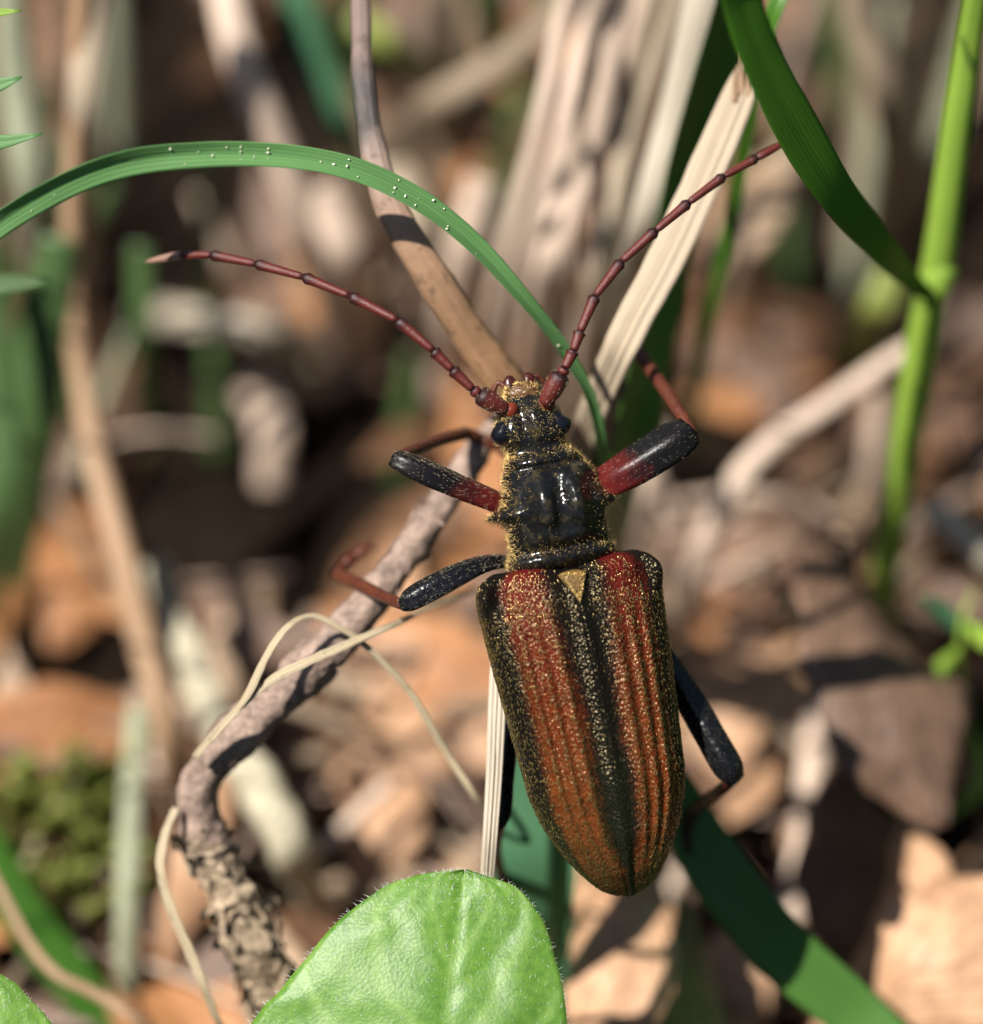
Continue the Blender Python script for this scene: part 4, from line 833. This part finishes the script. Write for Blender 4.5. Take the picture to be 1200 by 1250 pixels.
    def legs(thigh, shin, foot, tm, smat=TIB, flat=.8, hairs=650):
        """each: points (px, py, z cm, width px)"""
        c, w = pix(thigh, 30); V, F, U = tube(c, w/2, 20, flat=flat, hint=-FW + .5*UP, square=.13); U[:, 1] /= U[:, 1].max(); lg = mesh('leg', V, F, tm, root, uv=U)
        vv = V[:-2].reshape(30, 20, 3); i = rng.integers(0, 29, hairs); j = rng.integers(0, 20, hairs); f = rng.random((hairs, 1)); g = rng.random((hairs, 1))
        p = (vv[i, j]*(1-f) + vv[i+1, j]*f)*(1-g) + g*(vv[i, (j+1) % 20]*(1-f) + vv[i+1, (j+1) % 20]*f)
        d = nrm(p - c[i])*.22 + nrm(c[np.minimum(i+1, 29)] - c[i])*.9 + rng.normal(size=(hairs, 3))*.15
        V, F = spikes(p, d, rng.uniform(.006, .014, hairs), .00055); mesh('leg_hair', V, F, SILV, lg)['kind'] = 'stuff'
        if shin:
            c, w = pix(shin, 24); V, F, U = tube(c, w/2, 14); mesh('shin', V, F, smat, lg, uv=U)
        if foot:
            a, b = foot[-2:]
            for sg in (-1, 1):
                ex, ey = b[0]-a[0], b[1]-a[1]; q = math.hypot(ex, ey); ex, ey = ex/q, ey/q
                c, w = pix([(b[0], b[1], b[2], 5), (b[0]+ex*6+sg*ey*5, b[1]+ey*6-sg*ex*5, b[2]-.01, 4), (b[0]+ex*9+sg*ey*9, b[1]+ey*9-sg*ex*9, b[2]-.03, 1)], 8); V, F, U = tube(c, w/2, 6); mesh('claw', V, F, smat, lg, uv=U)
            for a, b in zip(foot[:-1], foot[1:]):
                c, w = pix([a, ((a[0]+b[0])/2, (a[1]+b[1])/2, (a[2]+b[2])/2, (a[3]+b[3])/2*1.1), (b[0], b[1], b[2], b[3]*.85)], 8); V, F, U = tube(c, w/2, 10); mesh('foot_joint', V, F, smat, lg, uv=U)
    legs([(640, 632, -.12, 26), (606, 613, -.02, 27), (570, 598, .05, 29), (530, 581, .10, 30), (496, 566, .11, 27), (481, 559, .09, 21)],
         [(484, 560, .07, 14), (500, 552, -.05, 15), (535, 538, -.3, 15), (568, 529, -.52, 16)], [(568, 529, -.52, 13), (590, 535, -.58, 13), (610, 548, -.6, 12), (625, 560, -.6, 10)], fm.m)
    legs([(705, 605, -.14, 28), (730, 592, -.04, 36), (760, 577, .02, 43), (795, 556, .04, 46), (825, 537, .04, 45), (842, 525, .02, 34)],
         [(846, 530, .0, 13), (831, 505, -.1, 16), (814, 479, -.24, 17), (793, 449, -.42, 17), (770, 418, -.6, 20)], [(770, 418, -.6, 15), (755, 428, -.66, 14), (742, 445, -.7, 14), (732, 462, -.72, 10)], fm.m, flat=.7)
    legs([(640, 690, -.16, 18), (612, 685, -.06, 18), (585, 690, 0, 22), (550, 706, .05, 28), (515, 724, .07, 29), (497, 734, .06, 25), (489, 738, .05, 15)],
         [(492, 738, .04, 14), (470, 729, -.14, 15), (440, 714, -.38, 17), (412, 702, -.66, 18)], [(412, 702, -.66, 14), (420, 690, -.74, 16), (434, 678, -.78, 16), (450, 668, -.78, 12)], BLACK_S)
    legs([(665, 800, -.25, 18), (640, 850, -.25, 20), (622, 900, -.22, 22), (615, 950, -.2, 22), (612, 990, -.2, 22), (610, 1008, -.21, 13)],
         [(611, 1004, -.22, 13), (606, 1035, -.5, 13), (612, 1070, -.85, 14)], [(612, 1070, -.85, 12), (622, 1090, -.86, 12), (632, 1112, -.9, 10)], BLACK_S, REDDK)
    legs([(790, 760, -.28, 20), (815, 810, -.24, 26), (842, 855, -.2, 32), (868, 900, -.17, 33), (890, 938, -.16, 32), (900, 953, -.17, 18)],
         [(897, 949, -.19, 15), (878, 966, -.35, 16), (858, 980, -.6, 17), (842, 994, -.78, 17)], [(842, 994, -.78, 14), (838, 1016, -.8, 13), (840, 1036, -.81, 10)], BLACK_S, REDDK)
    legs([(760, 690, -.25, 20), (778, 700, -.32, 24), (792, 722, -.38, 26), (800, 745, -.4, 16)],
         [(799, 742, -.4, 13), (785, 760, -.6, 14), (765, 790, -.9, 14)], [(765, 790, -.9, 12), (755, 810, -.95, 12), (750, 828, -1.0, 10)], BLACK_S, REDDK)
beetle()
for o in bpy.data.objects:
    if '_o' in o: del o['_o']
